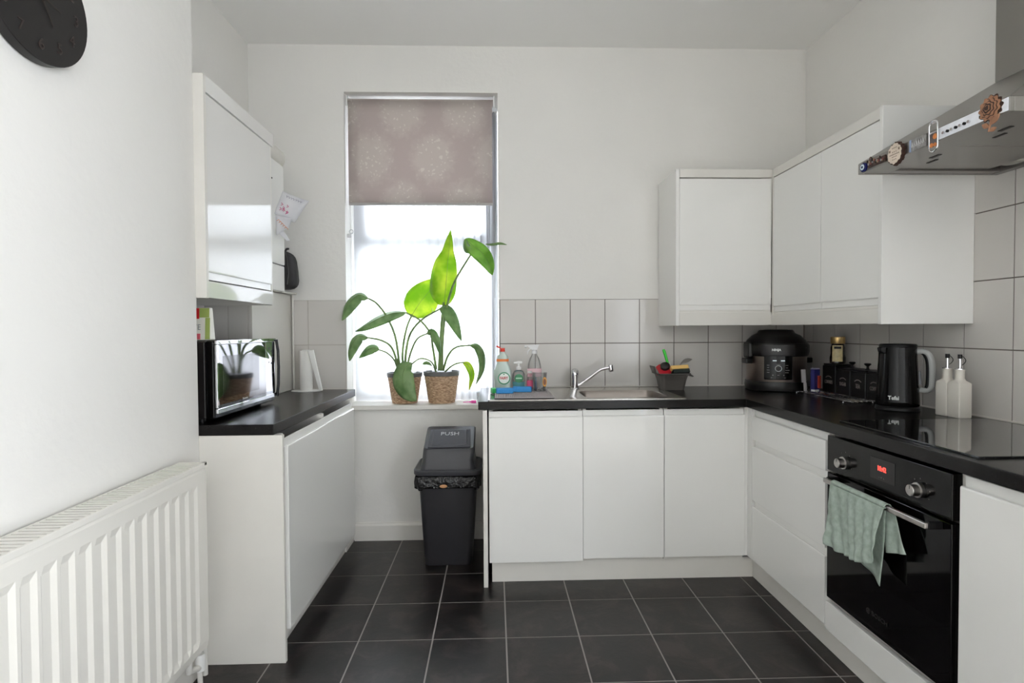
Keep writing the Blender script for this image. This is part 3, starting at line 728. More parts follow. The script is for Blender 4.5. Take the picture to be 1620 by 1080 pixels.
# magnets on the front rim of the hood
def magnet(name, label, y, z=HZ+.018): return thing(name, label, 'magnet', (HX, y, z), group=None)
m = magnet('eye_bead_magnet', 'small blue and white eye bead magnet at the hood corner', 1.962)
build('bead', MB().tube([(HX-.0005, 1.962, HZ+.017), (HX-.006, 1.962, HZ+.017), (HX-.0085, 1.962, HZ+.017)], [.0165, .0165, .0135], 20), mat('cobalt_glass', (22, 28, 92), .12), m)
build('iris', MB().tube([(HX-.0086, 1.962, HZ+.017), (HX-.0096, 1.962, HZ+.017)], .0105, 18), mat('bead_white', (214, 228, 238), .2), m)
build('pupil', MB().tube([(HX-.0097, 1.962, HZ+.017), (HX-.0104, 1.962, HZ+.017)], .0045, 14), mat('bead_pupil', (16, 36, 74), .2), m)
m = magnet('relief_magnet', 'long brown carved souvenir magnet beside the eye bead', 1.90)
Mbr = mat('brown_resin', (74, 54, 48), .5, noise=(90, .5), bump=(80, .6, .004))
rb = MB().box(HX-.006, HX-.0005, 1.850, 1.938, HZ+.006, HZ+.028)
build('base', rb, Mbr, m, bevel=.001)
Mc = [mat('relief_red', (128, 74, 70), .5), mat('relief_tan', (152, 128, 104), .5), mat('relief_grey', (150, 150, 152), .5), mat('relief_dark', (48, 36, 34), .5)]
for k in range(16):
    y = 1.855+.0052*k; z = HZ+.010+random.random()*.014; s_ = .0035+.003*random.random()
    build('figure', MB().box(HX-.009-.002*random.random(), HX-.0062, y, y+.0048, z, z+s_*1.6), Mc[k % 4], m, bevel=.0008)
build('turret', MB().prism([(1.918, HZ+.0285), (1.934, HZ+.0285), (1.930, HZ+.040), (1.926, HZ+.044), (1.922, HZ+.040)], 'x', HX-.0055, HX-.001), Mbr, m)
# wood slice
m = magnet('wood_slice_magnet', 'round wood slice magnet with bark edge and tiny writing', 1.80)
wy, wz, wr_ = 1.797, HZ+.014, .0335
bark = MB(); seg = 40; rad_ = [wr_*(1+.05*math.sin(k*2.1)+.03*math.sin(k*5.3)) for k in range(seg)]
def ring(x, f): return [(x, wy+rad_[k]*f*math.cos(2*PI*k/seg), wz+rad_[k]*f*1.06*math.sin(2*PI*k/seg)) for k in range(seg)]
vs = ring(HX-.0005, 1.06)+ring(HX-.010, 1.04)+ring(HX-.012, .97)
bark.add(vs, [(a*seg+k, a*seg+(k+1) % seg, (a+1)*seg+(k+1) % seg, (a+1)*seg+k) for a in range(2) for k in range(seg)]+[tuple(range(seg)), tuple(2*seg+k for k in range(seg))])
build('bark', bark, mat('bark', (58, 36, 28), .8, bump=(120, .7, .003)), m)
fc = MB(); fc.add(ring(HX-.0121, .93)+ring(HX-.0128, .93), [tuple(range(seg)), tuple(seg+k for k in range(seg))]+[(k, (k+1) % seg, seg+(k+1) % seg, seg+k) for k in range(seg)])
build('face', fc, mat('sanded_wood', (216, 200, 184), .6, noise=(30, .08)), m)
Mburn = mat('burnt_lettering', (112, 92, 78), .7)
scb = MB()
for r_, (zz_, wd) in enumerate(((.019, .018), (.006, .016), (-.002, .040), (-.010, .018), (-.019, .014))):
    n_ = int(wd/.0042)
    for k in range(n_):
        y = wy-wd/2+wd*k/max(1, n_-1) if n_ > 1 else wy
        scb.box(HX-.0134, HX-.0128, y-.0013, y+.0013, wz+zz_-.0016, wz+zz_+.0016)
build('lettering', scb, Mburn, m)
for sy in (-1, 1):
    pw = MB().tube([(HX-.0128, wy+sy*.021, wz+.010), (HX-.0136, wy+sy*.021, wz+.010)], .0028, 10)
    for a in (-.6, 0, .6): pw.tube([(HX-.0128, wy+sy*.021+.0045*math.sin(a), wz+.010+.0045*math.cos(a)), (HX-.0136, wy+sy*.021+.0045*math.sin(a), wz+.010+.0045*math.cos(a))], .0012, 8)
    build('paw_print', pw, Mburn, m)
m = magnet('rectangular_magnet', 'grey rectangular metallic magnet with embossed lettering and blue edge', 1.705)
build('plate', MB().box(HX-.004, HX-.0005, 1.674, 1.735, HZ+.000, HZ+.038), mat('pewter', (150, 148, 146), .35, metal=.6, noise=(80, .3), bump=(90, .7, .003)), m, bevel=.0006)
build('blue_edge', MB().box(HX-.0044, HX-.0004, 1.7352, 1.742, HZ+.000, HZ+.038), mat('pale_blue', (150, 166, 196), .4), m)
eb = MB()
for k in range(6):
    y = 1.680+.009*k; eb.tube([(HX-.0045, y, HZ+.012), (HX-.0055, y+.002, HZ+.020), (HX-.0045, y+.005, HZ+.028), (HX-.0045, y+.006, HZ+.012)], .001, 5)
build('embossed_lettering', eb, mat('pewter_light', (196, 196, 196), .3, metal=.7), m)
m = magnet('bottle_opener_magnet', 'chrome bottle opener magnet with an orange picture', 1.642)
yc_, zc_ = 1.643, HZ+.018
def capsule(x, hw, hh, n=10):
    return [(x, yc_+hw*math.cos(a)*1, zc_+(hh-hw if math.sin(a) >= 0 else -(hh-hw))+hw*math.sin(a)) for a in [2*PI*k/(2*n)+.001 for k in range(2*n)]]
fr = MB().tube(capsule(HX-.006, .0165, .046)+[capsule(HX-.006, .0165, .046)[0]], .0022, 8, cap=False)
fr.box(HX-.008, HX-.003, yc_-.016, yc_+.016, zc_+.008, zc_+.0125)
build('frame', fr, M_chrome, m)
build('picture', MB().box(HX-.0055, HX-.003, yc_-.0145, yc_+.0145, zc_-.032, zc_+.008), mat('dark_picture', (92, 84, 84), .25), m, bevel=.001)
for dy, dz, s_ in ((-.006, -.002, .0085), (.007, -.026, .007), (-.006, -.027, .006)):
    build('orange_patch', MB().tube([(HX-.0056, yc_+dy, zc_+dz), (HX-.0062, yc_+dy, zc_+dz)], s_, 12), mat('picture_orange', (206, 124, 62), .4), m)
build('opener_tooth', MB().box(HX-.007, HX-.004, yc_-.005, yc_+.005, zc_+.036, zc_+.041), M_chrome, m)
# wooden flower
m = magnet('wooden_flower_magnet', 'carved wooden rose magnet with leaves, nearest the camera', 1.44)
Mrose = mat('carved_wood', (150, 108, 82), .55, noise=(40, .12)); fy, fz = 1.452, HZ+.026
def petal_ring(rr, n_, x0, x1):
    pts = [(fy+rr*(1+.09*math.cos(n_*a))*math.cos(a), fz+rr*(1+.09*math.cos(n_*a))*math.sin(a)) for a in [2*PI*k/60 for k in range(60)]]
    return MB().prism(pts, 'x', x0, x1)
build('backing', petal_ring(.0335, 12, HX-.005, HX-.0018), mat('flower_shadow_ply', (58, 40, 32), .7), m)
for rr, n_, x in ((.031, 11, .0085), (.023, 9, .0115), (.0155, 7, .014), (.008, 5, .016)):
    build('petals', petal_ring(rr, n_, HX-x, HX-x+.0022), Mrose, m, bevel=.0006)
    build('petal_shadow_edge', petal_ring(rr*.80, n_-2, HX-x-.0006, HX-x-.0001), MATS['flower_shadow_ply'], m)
build('stem', MB().tube([(HX-.006, fy-.004, fz-.028), (HX-.006, fy-.001, fz-.045), (HX-.006, fy+.003, fz-.062)], .0022, 8), Mrose, m)
def leafp(y, z, a, ln, wd):
    pts = []
    for k in range(16):
        t_ = k/15; pts.append((t_*ln, wd*math.sin(PI*t_)))
    pts += [(p[0], -p[1]) for p in reversed(pts[1:-1])]
    return MB().prism([(y+p[0]*math.cos(a)-p[1]*math.sin(a), z+p[0]*math.sin(a)+p[1]*math.cos(a)) for p in pts], 'x', HX-.008, HX-.0045)
for y, z, a, ln, wd in ((fy-.003, fz-.046, 2.45, .034, .008), (fy+.001, fz-.05, .55, .026, .007), (fy, fz-.062, 2.9, .020, .006)):
    build('leaf', leafp(y, z, a, ln, wd), Mrose, m, bevel=.0005)

# ------------------------------------------------------------------ oven and hob
ov = thing('built_in_oven', 'black built-in electric oven with steel knobs and bar handle', 'oven', (1.5, 1.74, .24))
build('body', MB().box(1.276, 1.80, 1.456, 2.007, .245, .83), M_grill, ov)
build('control_panel', MB().box(1.246, 1.275, 1.4505, 2.012, .716, .846), M_blackgl, ov, bevel=.0025)
build('door', MB().box(1.246, 1.275, 1.4505, 2.012, .236, .708), M_ovenglass, ov, bevel=.0025)
M_knob = mat('knob_steel', (176, 172, 168), .28, metal=1)
for y, z in ((1.905, .766), (1.562, .770)):
    k = build('knob', MB().tube([(1.2455, y, z), (1.234, y, z), (1.2335, y, z)], [.0225, .0225, .021], 32), M_knob, ov)
    build('knob_cap', MB().tube([(1.2334, y, z), (1.214, y, z), (1.2125, y, z)], [.0175, .0165, .0150], 32), M_knob, k)
    build('pointer', MB().box(1.2120, 1.2128, y-.001, y+.001, z+.004, z+.014), M_grill, k)
build('display_window', MB().box(1.2452, 1.2458, 1.664, 1.776, .752, .822), mat('display_glass', (16, 13, 14), .08), ov)
M_led = mat('red_led', (255, 70, 60), .5, emit=2.2)
text('clock_digits', '10:42', .0215, (1.2448, 1.722, .790), (0, -1, 0), (0, 0, 1), M_led, ov, sx=.85, bold=.0006)
M_faint = mat('faint_print', (96, 92, 90), .5)
text('touch_symbols', '-  +  o', .010, (1.2448, 1.722, .762), (0, -1, 0), (0, 0, 1), M_faint, ov)
for y in (1.905, 1.562):
    sm = MB()
    for a in range(7):
        an = -2.0+a*.66; sm.box(1.2452, 1.2457, y+.036*math.sin(an)-.0018, y+.036*math.sin(an)+.0018, .768+.036*math.cos(an)-.0018, .768+.036*math.cos(an)+.0018)
    build('dial_marks', sm, M_faint, ov)
M_logo = mat('oven_logo_grey', (44, 42, 41), .4)
text('lettering', 'BOSCH', .020, (1.2448, 1.726, .300), (0, -1, 0), (0, 0, 1), M_logo, ov, sx=1.15)
lg = MB(); lp = [(1.2448, 1.780+.0085*math.cos(a), .300+.0085*math.sin(a)) for a in [2*PI*k/24 for k in range(25)]]
lg.tube(lp, .0007, 6, cap=False).box(1.2444, 1.2452, 1.7765, 1.7785, .2945, .3055).box(1.2444, 1.2452, 1.7815, 1.7835, .2945, .3055).box(1.2444, 1.2452, 1.778, 1.782, .2993, .3007)
build('ring_emblem', lg, M_logo, ov)
hn = build('handle', MB().box(1.192, 1.204, 1.478, 1.952, .686, .703), M_knob, ov, bevel=.003)
build('handle_bracket', MB().box(1.2045, 1.2455, 1.478, 1.492, .684, .705), M_black, ov, bevel=.002)
build('handle_bracket', MB().box(1.2045, 1.2455, 1.938, 1.952, .684, .705), M_black, ov, bevel=.002)

hob = thing('hob', 'frameless black glass hob set in the worktop', 'hob', (1.55, 1.69, .90))
build('glass', MB().box(1.272, 1.826, 1.400, 1.982, .9004, .9060), M_glassblack, hob, bevel=.001)
# tea towel over the oven handle
Mt = translucent_mat('sage_linen', [(.3, (158, 172, 160)), (.7, (184, 198, 188))], 60, .12, .9)
nt = Mt.node_tree; bsdf = nt.nodes['Principled BSDF']
wv = N(nt, 'ShaderNodeTexNoise'); wv.inputs['Scale'].default_value = 700; tcn = N(nt, 'ShaderNodeTexCoord'); nt.links.new(tcn.outputs['Object'], wv.inputs['Vector'])
bpn = N(nt, 'ShaderNodeBump'); bpn.inputs['Strength'].default_value = .5; bpn.inputs['Distance'].default_value = .002; nt.links.new(wv.outputs['Fac'], bpn.inputs['Height']); nt.links.new(bpn.outputs['Normal'], bsdf.inputs['Normal'])
tw = MB()
def lerp(a, b_, t_): return a+(b_-a)*t_
def pw(xs_, ys_, t_):
    for k in range(len(xs_)-1):
        if t_ <= xs_[k+1]: return lerp(ys_[k], ys_[k+1], (t_-xs_[k])/(xs_[k+1]-xs_[k]))
    return ys_[-1]
rows = []
NU, NV = 48, 40
for i in range(NV+1):
    v = i/NV; row = []
    for k in range(NU+1):
        u_ = k/NU
        yt = lerp(1.896, 1.628, u_); yb = pw([0, .35, .6, .8, 1], [1.905, 1.80, 1.745, 1.70, 1.648], u_)
        zb = pw([0, .2, .4, .55, .62, .8, 1], [.478, .472, .480, .482, .486, .496, .518], u_)
        if v < .14:     # over the bar, back side first
            q = v/.14; a = PI*(1-q); y = yt; x = 1.198-.0105*math.cos(PI-a)*1; x = 1.198+.0115*math.cos(a)*-1*-1
            x = 1.198-.0115*math.cos(a)*-1; z = .698+.0105*math.sin(a)+(-.0)
            x = 1.198+.0115*math.cos(PI-a)*-1
        else:
            q = (v-.14)/.86; y = lerp(yt, yb, q**1.1)
            z = lerp(.697, zb, q)
            amp = .017*q**.7
            x = 1.1855-amp*(.5+.5*math.sin(u_*11+q*1.9+1.5*math.sin(q*3+u_*2)))-amp*.35*math.sin(u_*37-q*5)-(.018*max(0, u_-.62)/.38*min(1, q*2.5))-.0025*math.sin(q*23+u_*9)*q
        row.append((x, y, z))
    rows.append(row)
tw.grid(rows)
# back fall of the cloth: hanging tip and the right hand corner
def flap(y0, y1, yb0, yb1, zt, zb0, zb1, x, seed, tip=0):
    rows = []
    for i in range(21):
        v = i/20; row = []
        for k in range(17):
            u_ = k/16; y = lerp(lerp(y0, y1, u_), lerp(yb0, yb1, u_), v); z = lerp(zt, lerp(zb0, zb1, u_)-tip*(1-abs(2*u_-1)), v)
            row.append((x-.005*math.sin(u_*9+v*4+seed)*v, y, z))
        rows.append(row)
    tw.grid(rows)
flap(1.840, 1.65, 1.800, 1.668, .700, .492, .436, 1.2080, 1.0)
flap(1.700, 1.628, 1.655, 1.572, .698, .548, .575, 1.2140, 2.5)
towel = tag(build('tea_towel', tw, Mt, solid=.0018), 'crumpled sage green tea towel hanging over the oven handle', 'towel')

# ------------------------------------------------------------------ sink, tap and drying mat
sk = thing('kitchen_sink', 'stainless steel inset sink with the drainer on its left', 'sink', (.45, 2.93, .9))
def rrect(x0, x1, y0, y1, r, z, n=6):
    out = []
    for cx, cy, a0 in ((x1-r, y1-r, 0), (x0+r, y1-r, PI/2), (x0+r, y0+r, PI), (x1-r, y0+r, 3*PI/2)):
        for k in range(n+1): a = a0+PI/2*k/n; out.append((cx+r*math.cos(a), cy+r*math.sin(a), z))
    return out
loops = [rrect(-.033, .948, 2.668, 3.205, .012, .9005), rrect(-.033, .948, 2.668, 3.205, .012, .9035), rrect(-.026, .941, 2.675, 3.198, .012, .9050), rrect(-.018, .933, 2.683, 3.190, .012, .9022),
         rrect(.455, .897, 2.733, 3.088, .055, .9022), rrect(.465, .890, 2.740, 3.080, .055, .8985), rrect(.472, .882, 2.748, 3.072, .05, .88), rrect(.484, .870, 2.760, 3.060, .045, .770), rrect(.51, .845, 2.785, 3.035, .03, .752)]
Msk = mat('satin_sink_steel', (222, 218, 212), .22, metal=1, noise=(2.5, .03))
def strip(lo, cap=False):
    q = MB(); n_ = len(lo[0]); q.v = [p for lp in lo for p in lp]
    q.f = [(a*n_+k, a*n_+(k+1) % n_, (a+1)*n_+(k+1) % n_, (a+1)*n_+k) for a in range(len(lo)-1) for k in range(n_)]
    q.smooth = [True]*len(q.f)
    if cap: q.f.append(tuple((len(lo)-1)*n_+k for k in range(n_))); q.smooth.append(False)
    return q
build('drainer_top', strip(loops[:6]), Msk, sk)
build('bowl', strip(loops[5:], True), mat('shaded_bowl_steel', (132, 124, 118), .34, metal=1, noise=(3, .05)), sk)  # bowl is a darker steel than the drainer, its shade put into the colour
build('plug_hole', MB().lathe([(.038, 0), (.042, .002), (.040, .004), (.014, .001)], .68, 2.91, .7525, 24), M_chrome, sk)
tp = thing('mixer_tap', 'chrome single lever mixer tap with a long angled spout', 'tap', (.462, 3.145, .905))
bx_, by_ = .462, 3.145
build('base', MB().lathe([(.027, 0), (.027, .004), (.022, .008), (.0205, .05), (.022, .078)], bx_, by_, .9025, 24), M_chrome, tp)
build('lever', MB().lathe([(.0225, 0), (.0235, .012), (.022, .026), (.015, .036), (.004, .040)], bx_, by_, .9812, 24).tube([(bx_+.002, by_-.012, 1.005), (bx_-.004, by_-.05, 1.012), (bx_-.006, by_-.085, 1.004)], [.011, .009, .006], 10), M_chrome, tp)
build('spout', MB().tube([(bx_+.012, by_-.004, .924)]+catmull([(bx_+.03, by_-.008, .930), (bx_+.09, by_-.02, .974), (bx_+.135, by_-.033, 1.010), (bx_+.170, by_-.043, 1.024), (bx_+.198, by_-.05, 1.026)], 16), .0095, 14), M_chrome, tp)
build('aerator', MB().tube([(bx_+.196, by_-.05, 1.043), (bx_+.199, by_-.05, 1.012), (bx_+.1995, by_-.05, 1.005)], [.0135, .0135, .012], 16), M_chrome, tp)
dm = thing('drying_mat', 'grey grid drying mat on the sink drainer', 'mat', (.15, 2.93, .905))
Mm = mat('grey_silicone', (84, 80, 80), .6); gm_ = MB().box(0, .298, 2.705, 3.14, .9054, .9070)
build('mat', gm_, Mm, dm)
rb = MB()
for k in range(34): x = .003+k*.0088; rb.box(x, x+.0040, 2.707, 3.138, .9071, .9110)
for k in range(30): y = 2.709+k*.0147; rb.box(.001, .297, y, y+.004, .9071, .9100)
r_ = build('ribs', rb, mat('grey_silicone_light', (176, 170, 170), .6), dm, kind='stuff')

# washing up things (standing on the mat)
MZ = .9112
def bottle(parent, name, prof, x, y, m, z=MZ, sx=1, sy=.6, seg=32): return build(name, MB().lathe(prof, x, y, z, seg, sx, sy), m, parent)
Mfb = mat('pale_green_liquid_bottle', (222, 238, 228), .2, trans=.35); Mlabelg = mat('label_green', (70, 140, 100), .4); Mlabelw = mat('label_white', (232, 236, 228), .4); Mred = mat('cap_red', (222, 66, 50), .35)
b1 = thing('washing_up_bottle', 'tall clear washing up liquid bottle with FAIRY label and red flip cap', 'bottle', (.045, 3.03, MZ))
bottle(b1, 'body', [(.040, 0), (.044, .006), (.045, .05), (.049, .075), (.048, .105), (.038, .135), (.030, .150), (.033, .168), (.028, .190), (.014, .204), (.012, .214)], .045, 3.03, Mfb)
lab = MB(); lab.tube([(.052, 2.9985, .980), (.052, 2.9978, .980)], .034, 36)
build('label', lab, Mlabelg, b1)
build('label_centre', MB().tube([(.052, 2.9975, .980), (.052, 2.9970, .980)], .028, 36), Mlabelw, b1)
text('lettering', 'FAIRY', .0215, (.050, 2.9966, .981), (1, 0, 0), (0, 0, 1), mat('fairy_red', (196, 58, 60), .4), b1, sx=.82, bold=.0006)
build('leaf_mark', MB().box(.046, .056, 2.9960, 2.9966, 1.000, 1.005), Mlabelg, b1)
build('neck_label', MB().lathe([(.0335, 0), (.0345, .005), (.0335, .014)], .045, 3.03, 1.071, 28, 1, .6), mat('label_orange', (232, 128, 62), .4), b1)
build('cap', MB().lathe([(.0135, 0), (.0135, .010), (.011, .016)], .045, 3.03, 1.125, 20).box(.031, .059, 3.022, 3.038, 1.1412, 1.1445).tube([(.034, 3.03, 1.1445), (.012, 3.028, 1.156)], [.004, .005], 8), Mred, b1)
b2 = thing('hand_soap_bottle', 'clear pump bottle of blue green soap with a green label', 'bottle', (.135, 3.07, MZ))
bottle(b2, 'body', [(.033, 0), (.036, .005), (.037, .05), (.036, .085), (.026, .104), (.012, .110)], .135, 3.07, M_clear)
bottle(b2, 'liquid', [(.031, 0), (.0335, .005), (.0345, .040)], .135, 3.07, mat('turquoise_soap', (120, 192, 198), .2), z=MZ+.002)
build('label', MB().tube([(.135, 3.0470, .975), (.135, 3.0460, .975)], .024, 28), mat('soap_label_green', (44, 122, 78), .4), b2)
build('label_band', MB().box(.118, .152, 3.0450, 3.0458, .972, .979), mat('label_pale_green', (170, 208, 180), .4), b2)
build('pump', MB().lathe([(.0135, 0), (.0135, .014), (.006, .018), (.005, .036)], .135, 3.07, MZ+.1105, 18).tube([(.155, 3.07, 1.062), (.135, 3.07, 1.062), (.108, 3.066, 1.060)], [.006, .008, .0045], 10), M_white, b2)
b3 = thing('spray_bottle', 'clear trigger spray bottle with pink lower label behind the cup', 'bottle', (.225, 3.09, MZ))
bottle(b3, 'body', [(.036, 0), (.040, .006), (.040, .10), (.036, .14), (.028, .170), (.016, .190), (.013, .198)], .225, 3.09, M_clear)
bottle(b3, 'liquid', [(.033, 0), (.037, .006), (.0375, .088)], .225, 3.09, M_clearpink, z=MZ+.002)
build('label', MB().lathe([(.0408, 0), (.0408, .045)], .225, 3.09, MZ+.070, 28, 1, .6, cap=False), mat('pink_label', (226, 190, 196), .4), b3)
build('dip_tube', MB().tube([(.225, 3.09, MZ+.01), (.225, 3.09, MZ+.196)], .002, 6), M_clear, b3)
sp_ = MB().lathe([(.015, 0), (.015, .016), (.010, .022)], .225, 3.09, MZ+.1985, 16)
sp_.hexa([(.212,3.082,1.132),(.240,3.082,1.132),(.240,3.098,1.132),(.212,3.098,1.132),(.178,3.084,1.158),(.252,3.084,1.162),(.252,3.096,1.162),(.178,3.096,1.158)])
sp_.tube([(.205, 3.09, 1.138), (.190, 3.09, 1.125), (.186, 3.09, 1.106)], [.004, .004, .003], 8).tube([(.182, 3.09, 1.150), (.170, 3.09, 1.150)], .007, 10)
build('trigger_head', sp_, mat('clear_trigger', (222, 222, 222), .25), b3)
b4 = thing('slim_pink_bottle', 'small slim bottle with pink label and white cap beside the spray bottle', 'bottle', (.196, 3.045, MZ))
bottle(b4, 'body', [(.015, 0), (.017, .004), (.017, .082), (.011, .092)], .196, 3.045, M_clearpink, sy=.8)
build('label', MB().lathe([(.0174, 0), (.0174, .040)], .196, 3.045, MZ+.012, 20, 1, .8, cap=False), mat('bright_pink', (214, 92, 128), .4), b4)
build('cap', MB().lathe([(.012, 0), (.012, .012)], .196, 3.045, MZ+.0925, 16), M_white, b4)
b5 = thing('plastic_tumbler', 'clear pinkish plastic cup with an orange oval sticker', 'cup', (.246, 2.985, MZ))
build('cup', MB().lathe([(.030, 0), (.032, .002), (.040, .098), (.0415, .100), (.0385, .098), (.0305, .004)], .246, 2.985, MZ, 28), M_clear, b5)
st = MB().lathe([(.0385, 0), (.0392, .008), (.0398, .016)], .246, 2.985, MZ, 28)
k_ = MB(); pts = [(.270+.0115*math.cos(a), MZ+.052+.026*math.sin(a)) for a in [2*PI*k/24 for k in range(24)]]; k_.prism(pts, 'y', 2.9520, 2.9530)
build('sticker', k_, mat('sticker_orange', (214, 150, 52), .4), b5)
k_ = MB(); pts = [(.270+.0075*math.cos(a), MZ+.052+.017*math.sin(a)) for a in [2*PI*k/24 for k in range(24)]]; k_.prism(pts, 'y', 2.9510, 2.9518)
build('sticker_centre', k_, mat('sticker_brown', (120, 70, 40), .4), b5)
Msp = mat('blue_sponge', (66, 148, 214), .85, bump=(160, .8, .004)); Mgs = mat('green_scourer', (44, 150, 78), .9, bump=(200, .9, .003))
def rotbox(cx, cy, z0, z1, hx, hy, a, taper=0):
    c_, s_ = math.cos(a), math.sin(a); P = []
    for z, f in ((z0, 1), (z1, 1-taper)):
        for dx, dy in ((-hx, -hy), (hx, -hy), (hx, hy), (-hx, hy)): P.append((cx+(dx*c_-dy*s_)*f, cy+(dx*s_+dy*c_)*f, z))
    return MB().hexa(P)
s1 = tag(build('sponge', rotbox(.052, 2.895, MZ+.0005, MZ+.026, .045, .032, .05, .03), Msp, bevel=.004), 'blue sponge in front of the FAIRY bottle', 'sponge')
s2 = tag(build('sponge', rotbox(.148, 2.955, MZ+.0005, MZ+.027, .052, .028, -.12, .03), Msp, bevel=.004), 'blue sponge in front of the pump and slim bottles', 'sponge')
gp = tag(build('green_scourer', rotbox(-.003, 2.94, .9060, .934, .016, .03, .2, .1), mat('green_plastic', (40, 176, 84), .4), bevel=.004), 'small bright green scraper at the left end of the drainer', 'scraper')

# sink tidy
ct = thing('sink_caddy', 'dark grey plastic sink tidy beside the sink bowl', 'caddy', (1.0, 3.10, .9))
Mcd = mat('grey_caddy_plastic', (84, 80, 76), .4)
lo = [rrect(.945, 1.072, 3.055, 3.150, .02, .9005), rrect(.935, 1.082, 3.045, 3.160, .022, .955), rrect(.925, 1.092, 3.035, 3.170, .03, .985), rrect(.912, 1.104, 3.025, 3.182, .03, .992), rrect(.912, 1.104, 3.025, 3.182, .03, .996), rrect(.928, 1.088, 3.040, 3.168, .03, .990), rrect(.938, 1.078, 3.049, 3.157, .022, .955), rrect(.948, 1.068, 3.058, 3.148, .02, .905)]
cm = MB(); n_ = len(lo[0]); cm.v = [p for lp in lo for p in lp]
cm.f = [(a*n_+k, a*n_+(k+1) % n_, (a+1)*n_+(k+1) % n_, (a+1)*n_+k) for a in range(len(lo)-1) for k in range(n_)]+[tuple(reversed(range(n_))), tuple((len(lo)-1)*n_+k for k in range(n_))]
cm.smooth = [True]*len(cm.f)
build('tub', cm, Mcd, ct)
build('side_wing', MB().prism([(.912, .990), (.930, .992), (.905, 1.035), (.895, 1.036)], 'y', 3.06, 3.15), Mcd, ct, bevel=.003)
build('side_wing', MB().prism([(1.086, .992), (1.104, .990), (1.122, .978), (1.116, .974)], 'y', 3.05, 3.15), Mcd, ct, bevel=.002)
rs = thing('red_scrubber', 'round red scrubbing pad with black hand grip in the sink tidy', 'scrubber', (.955, 3.10, 1.0))
ax_ = Vector((-.25, -.62, .74)).normalized(); c0 = Vector((.960, 3.095, 1.012))
build('disc', MB().tube([c0-ax_*.010, c0, c0+ax_*.008], [.046, .048, .042], 28), mat('scrubber_red', (178, 22, 38), .5), rs)
build('grip', MB().tube([c0+ax_*.0085+Vector((.012,0,.008)), c0+ax_*.026+Vector((.012,0,.008)), c0+ax_*.032+Vector((.012,0,.008))], [.026, .026, .018], 20), mat('grip_black', (24, 20, 22), .4), rs)
gb = thing('dish_brush', 'dish brush with bright green handle standing in the sink tidy', 'brush', (1.0, 3.12, .95))
build('handle', MB().tube([(1.008, 3.118, .98), (.996, 3.12, 1.04), (.975, 3.125, 1.115), (.970, 3.126, 1.128)], [.006, .007, .0085, .006], 10), mat('bright_green_plastic', (52, 196, 52), .35), gb)
build('neck', MB().tube([(1.012, 3.117, .955), (1.008, 3.118, .979)], [.009, .008], 10), mat('neck_white', (170, 190, 200), .4), gb)
ys_ = thing('sponge_scourer', 'yellow sponge with dark green scouring side on the sink tidy', 'sponge', (1.045, 3.045, .995))
def tilt(mb, c, a):
    out = MB(); M3 = Matrix.Translation(c) @ Matrix.Rotation(a, 4, 'X') @ Matrix.Rotation(-.06, 4, 'Y') @ Matrix.Translation(-Vector(c)); out.v = [tuple(M3 @ Vector(v)) for v in mb.v]; out.f = mb.f; out.smooth = mb.smooth; return out
cc = Vector((1.045, 3.06, 1.01))
build('foam', tilt(MB().box(.993, 1.092, 3.040, 3.075, 1.013, 1.036), cc, -.5), mat('yellow_foam', (222, 182, 110), .85, bump=(150, .6, .003)), ys_, bevel=.003)
build('scouring_pad', tilt(MB().box(1.000, 1.094, 3.040, 3.075, .990, 1.0125), cc, -.5), mat('dark_green_pad', (30, 40, 36), .9, bump=(200, .9, .003)), ys_, bevel=.002)
gs = thing('grey_spoon', 'translucent grey spatula leaning out of the sink tidy', 'spatula', (1.06, 3.13, .97))
build('handle', MB().tube([(1.035, 3.125, .97), (1.055, 3.13, 1.02), (1.085, 3.14, 1.052)], [.005, .004, .005], 8), mat('grey_translucent', (146, 142, 138), .35), gs)
bl_ = MB().grid([[(1.083+.062*t_, 3.141+.002*t_+.014*s_*math.sin(PI*min(1, t_*.9+.1)), 1.050+.018*math.sin(t_*1.5)+.010*s_*math.sin(PI*min(1, t_*.9+.1))) for s_ in (-1, -.5, 0, .5, 1)] for t_ in [k/8 for k in range(9)]])
build('blade', bl_, MATS['grey_translucent'], gs, solid=.002)

# ------------------------------------------------------------------ plants on the sill
SZ = WZ0+.0003
PS = 1/259.0
def plant_pot(t, cx, cy, r0_, r1_, h, tilt_=0):
    prof = []; n = 26
    for k in range(n+1):
        q = k/n; r = lerp(r0_, r1_, q); prof.append((r, h*.86*q)); 
        if k < n: prof.append((r+.0032, h*.86*(q+.5/n)))
    build('woven_pot', MB().lathe(prof, cx, cy, SZ, 40), M_basket, t)
    build('pot_rim', MB().lathe([(r1_+.003, h*.86), (r1_+.005, h*.87), (r1_+.006, h*.99), (r1_+.002, h), (r1_-.004, h*.99), (r1_-.006, h*.9)], cx, cy, SZ, 40), mat('grey_pot_rim', (98, 98, 98), .5), t)
    build('soil', MB().lathe([(.005, h*.905), (r1_-.007, h*.91), (r1_-.0065, h*.90)], cx, cy, SZ, 24), mat('potting_soil', (52, 40, 32), .95, bump=(60, .9, .01)), t)
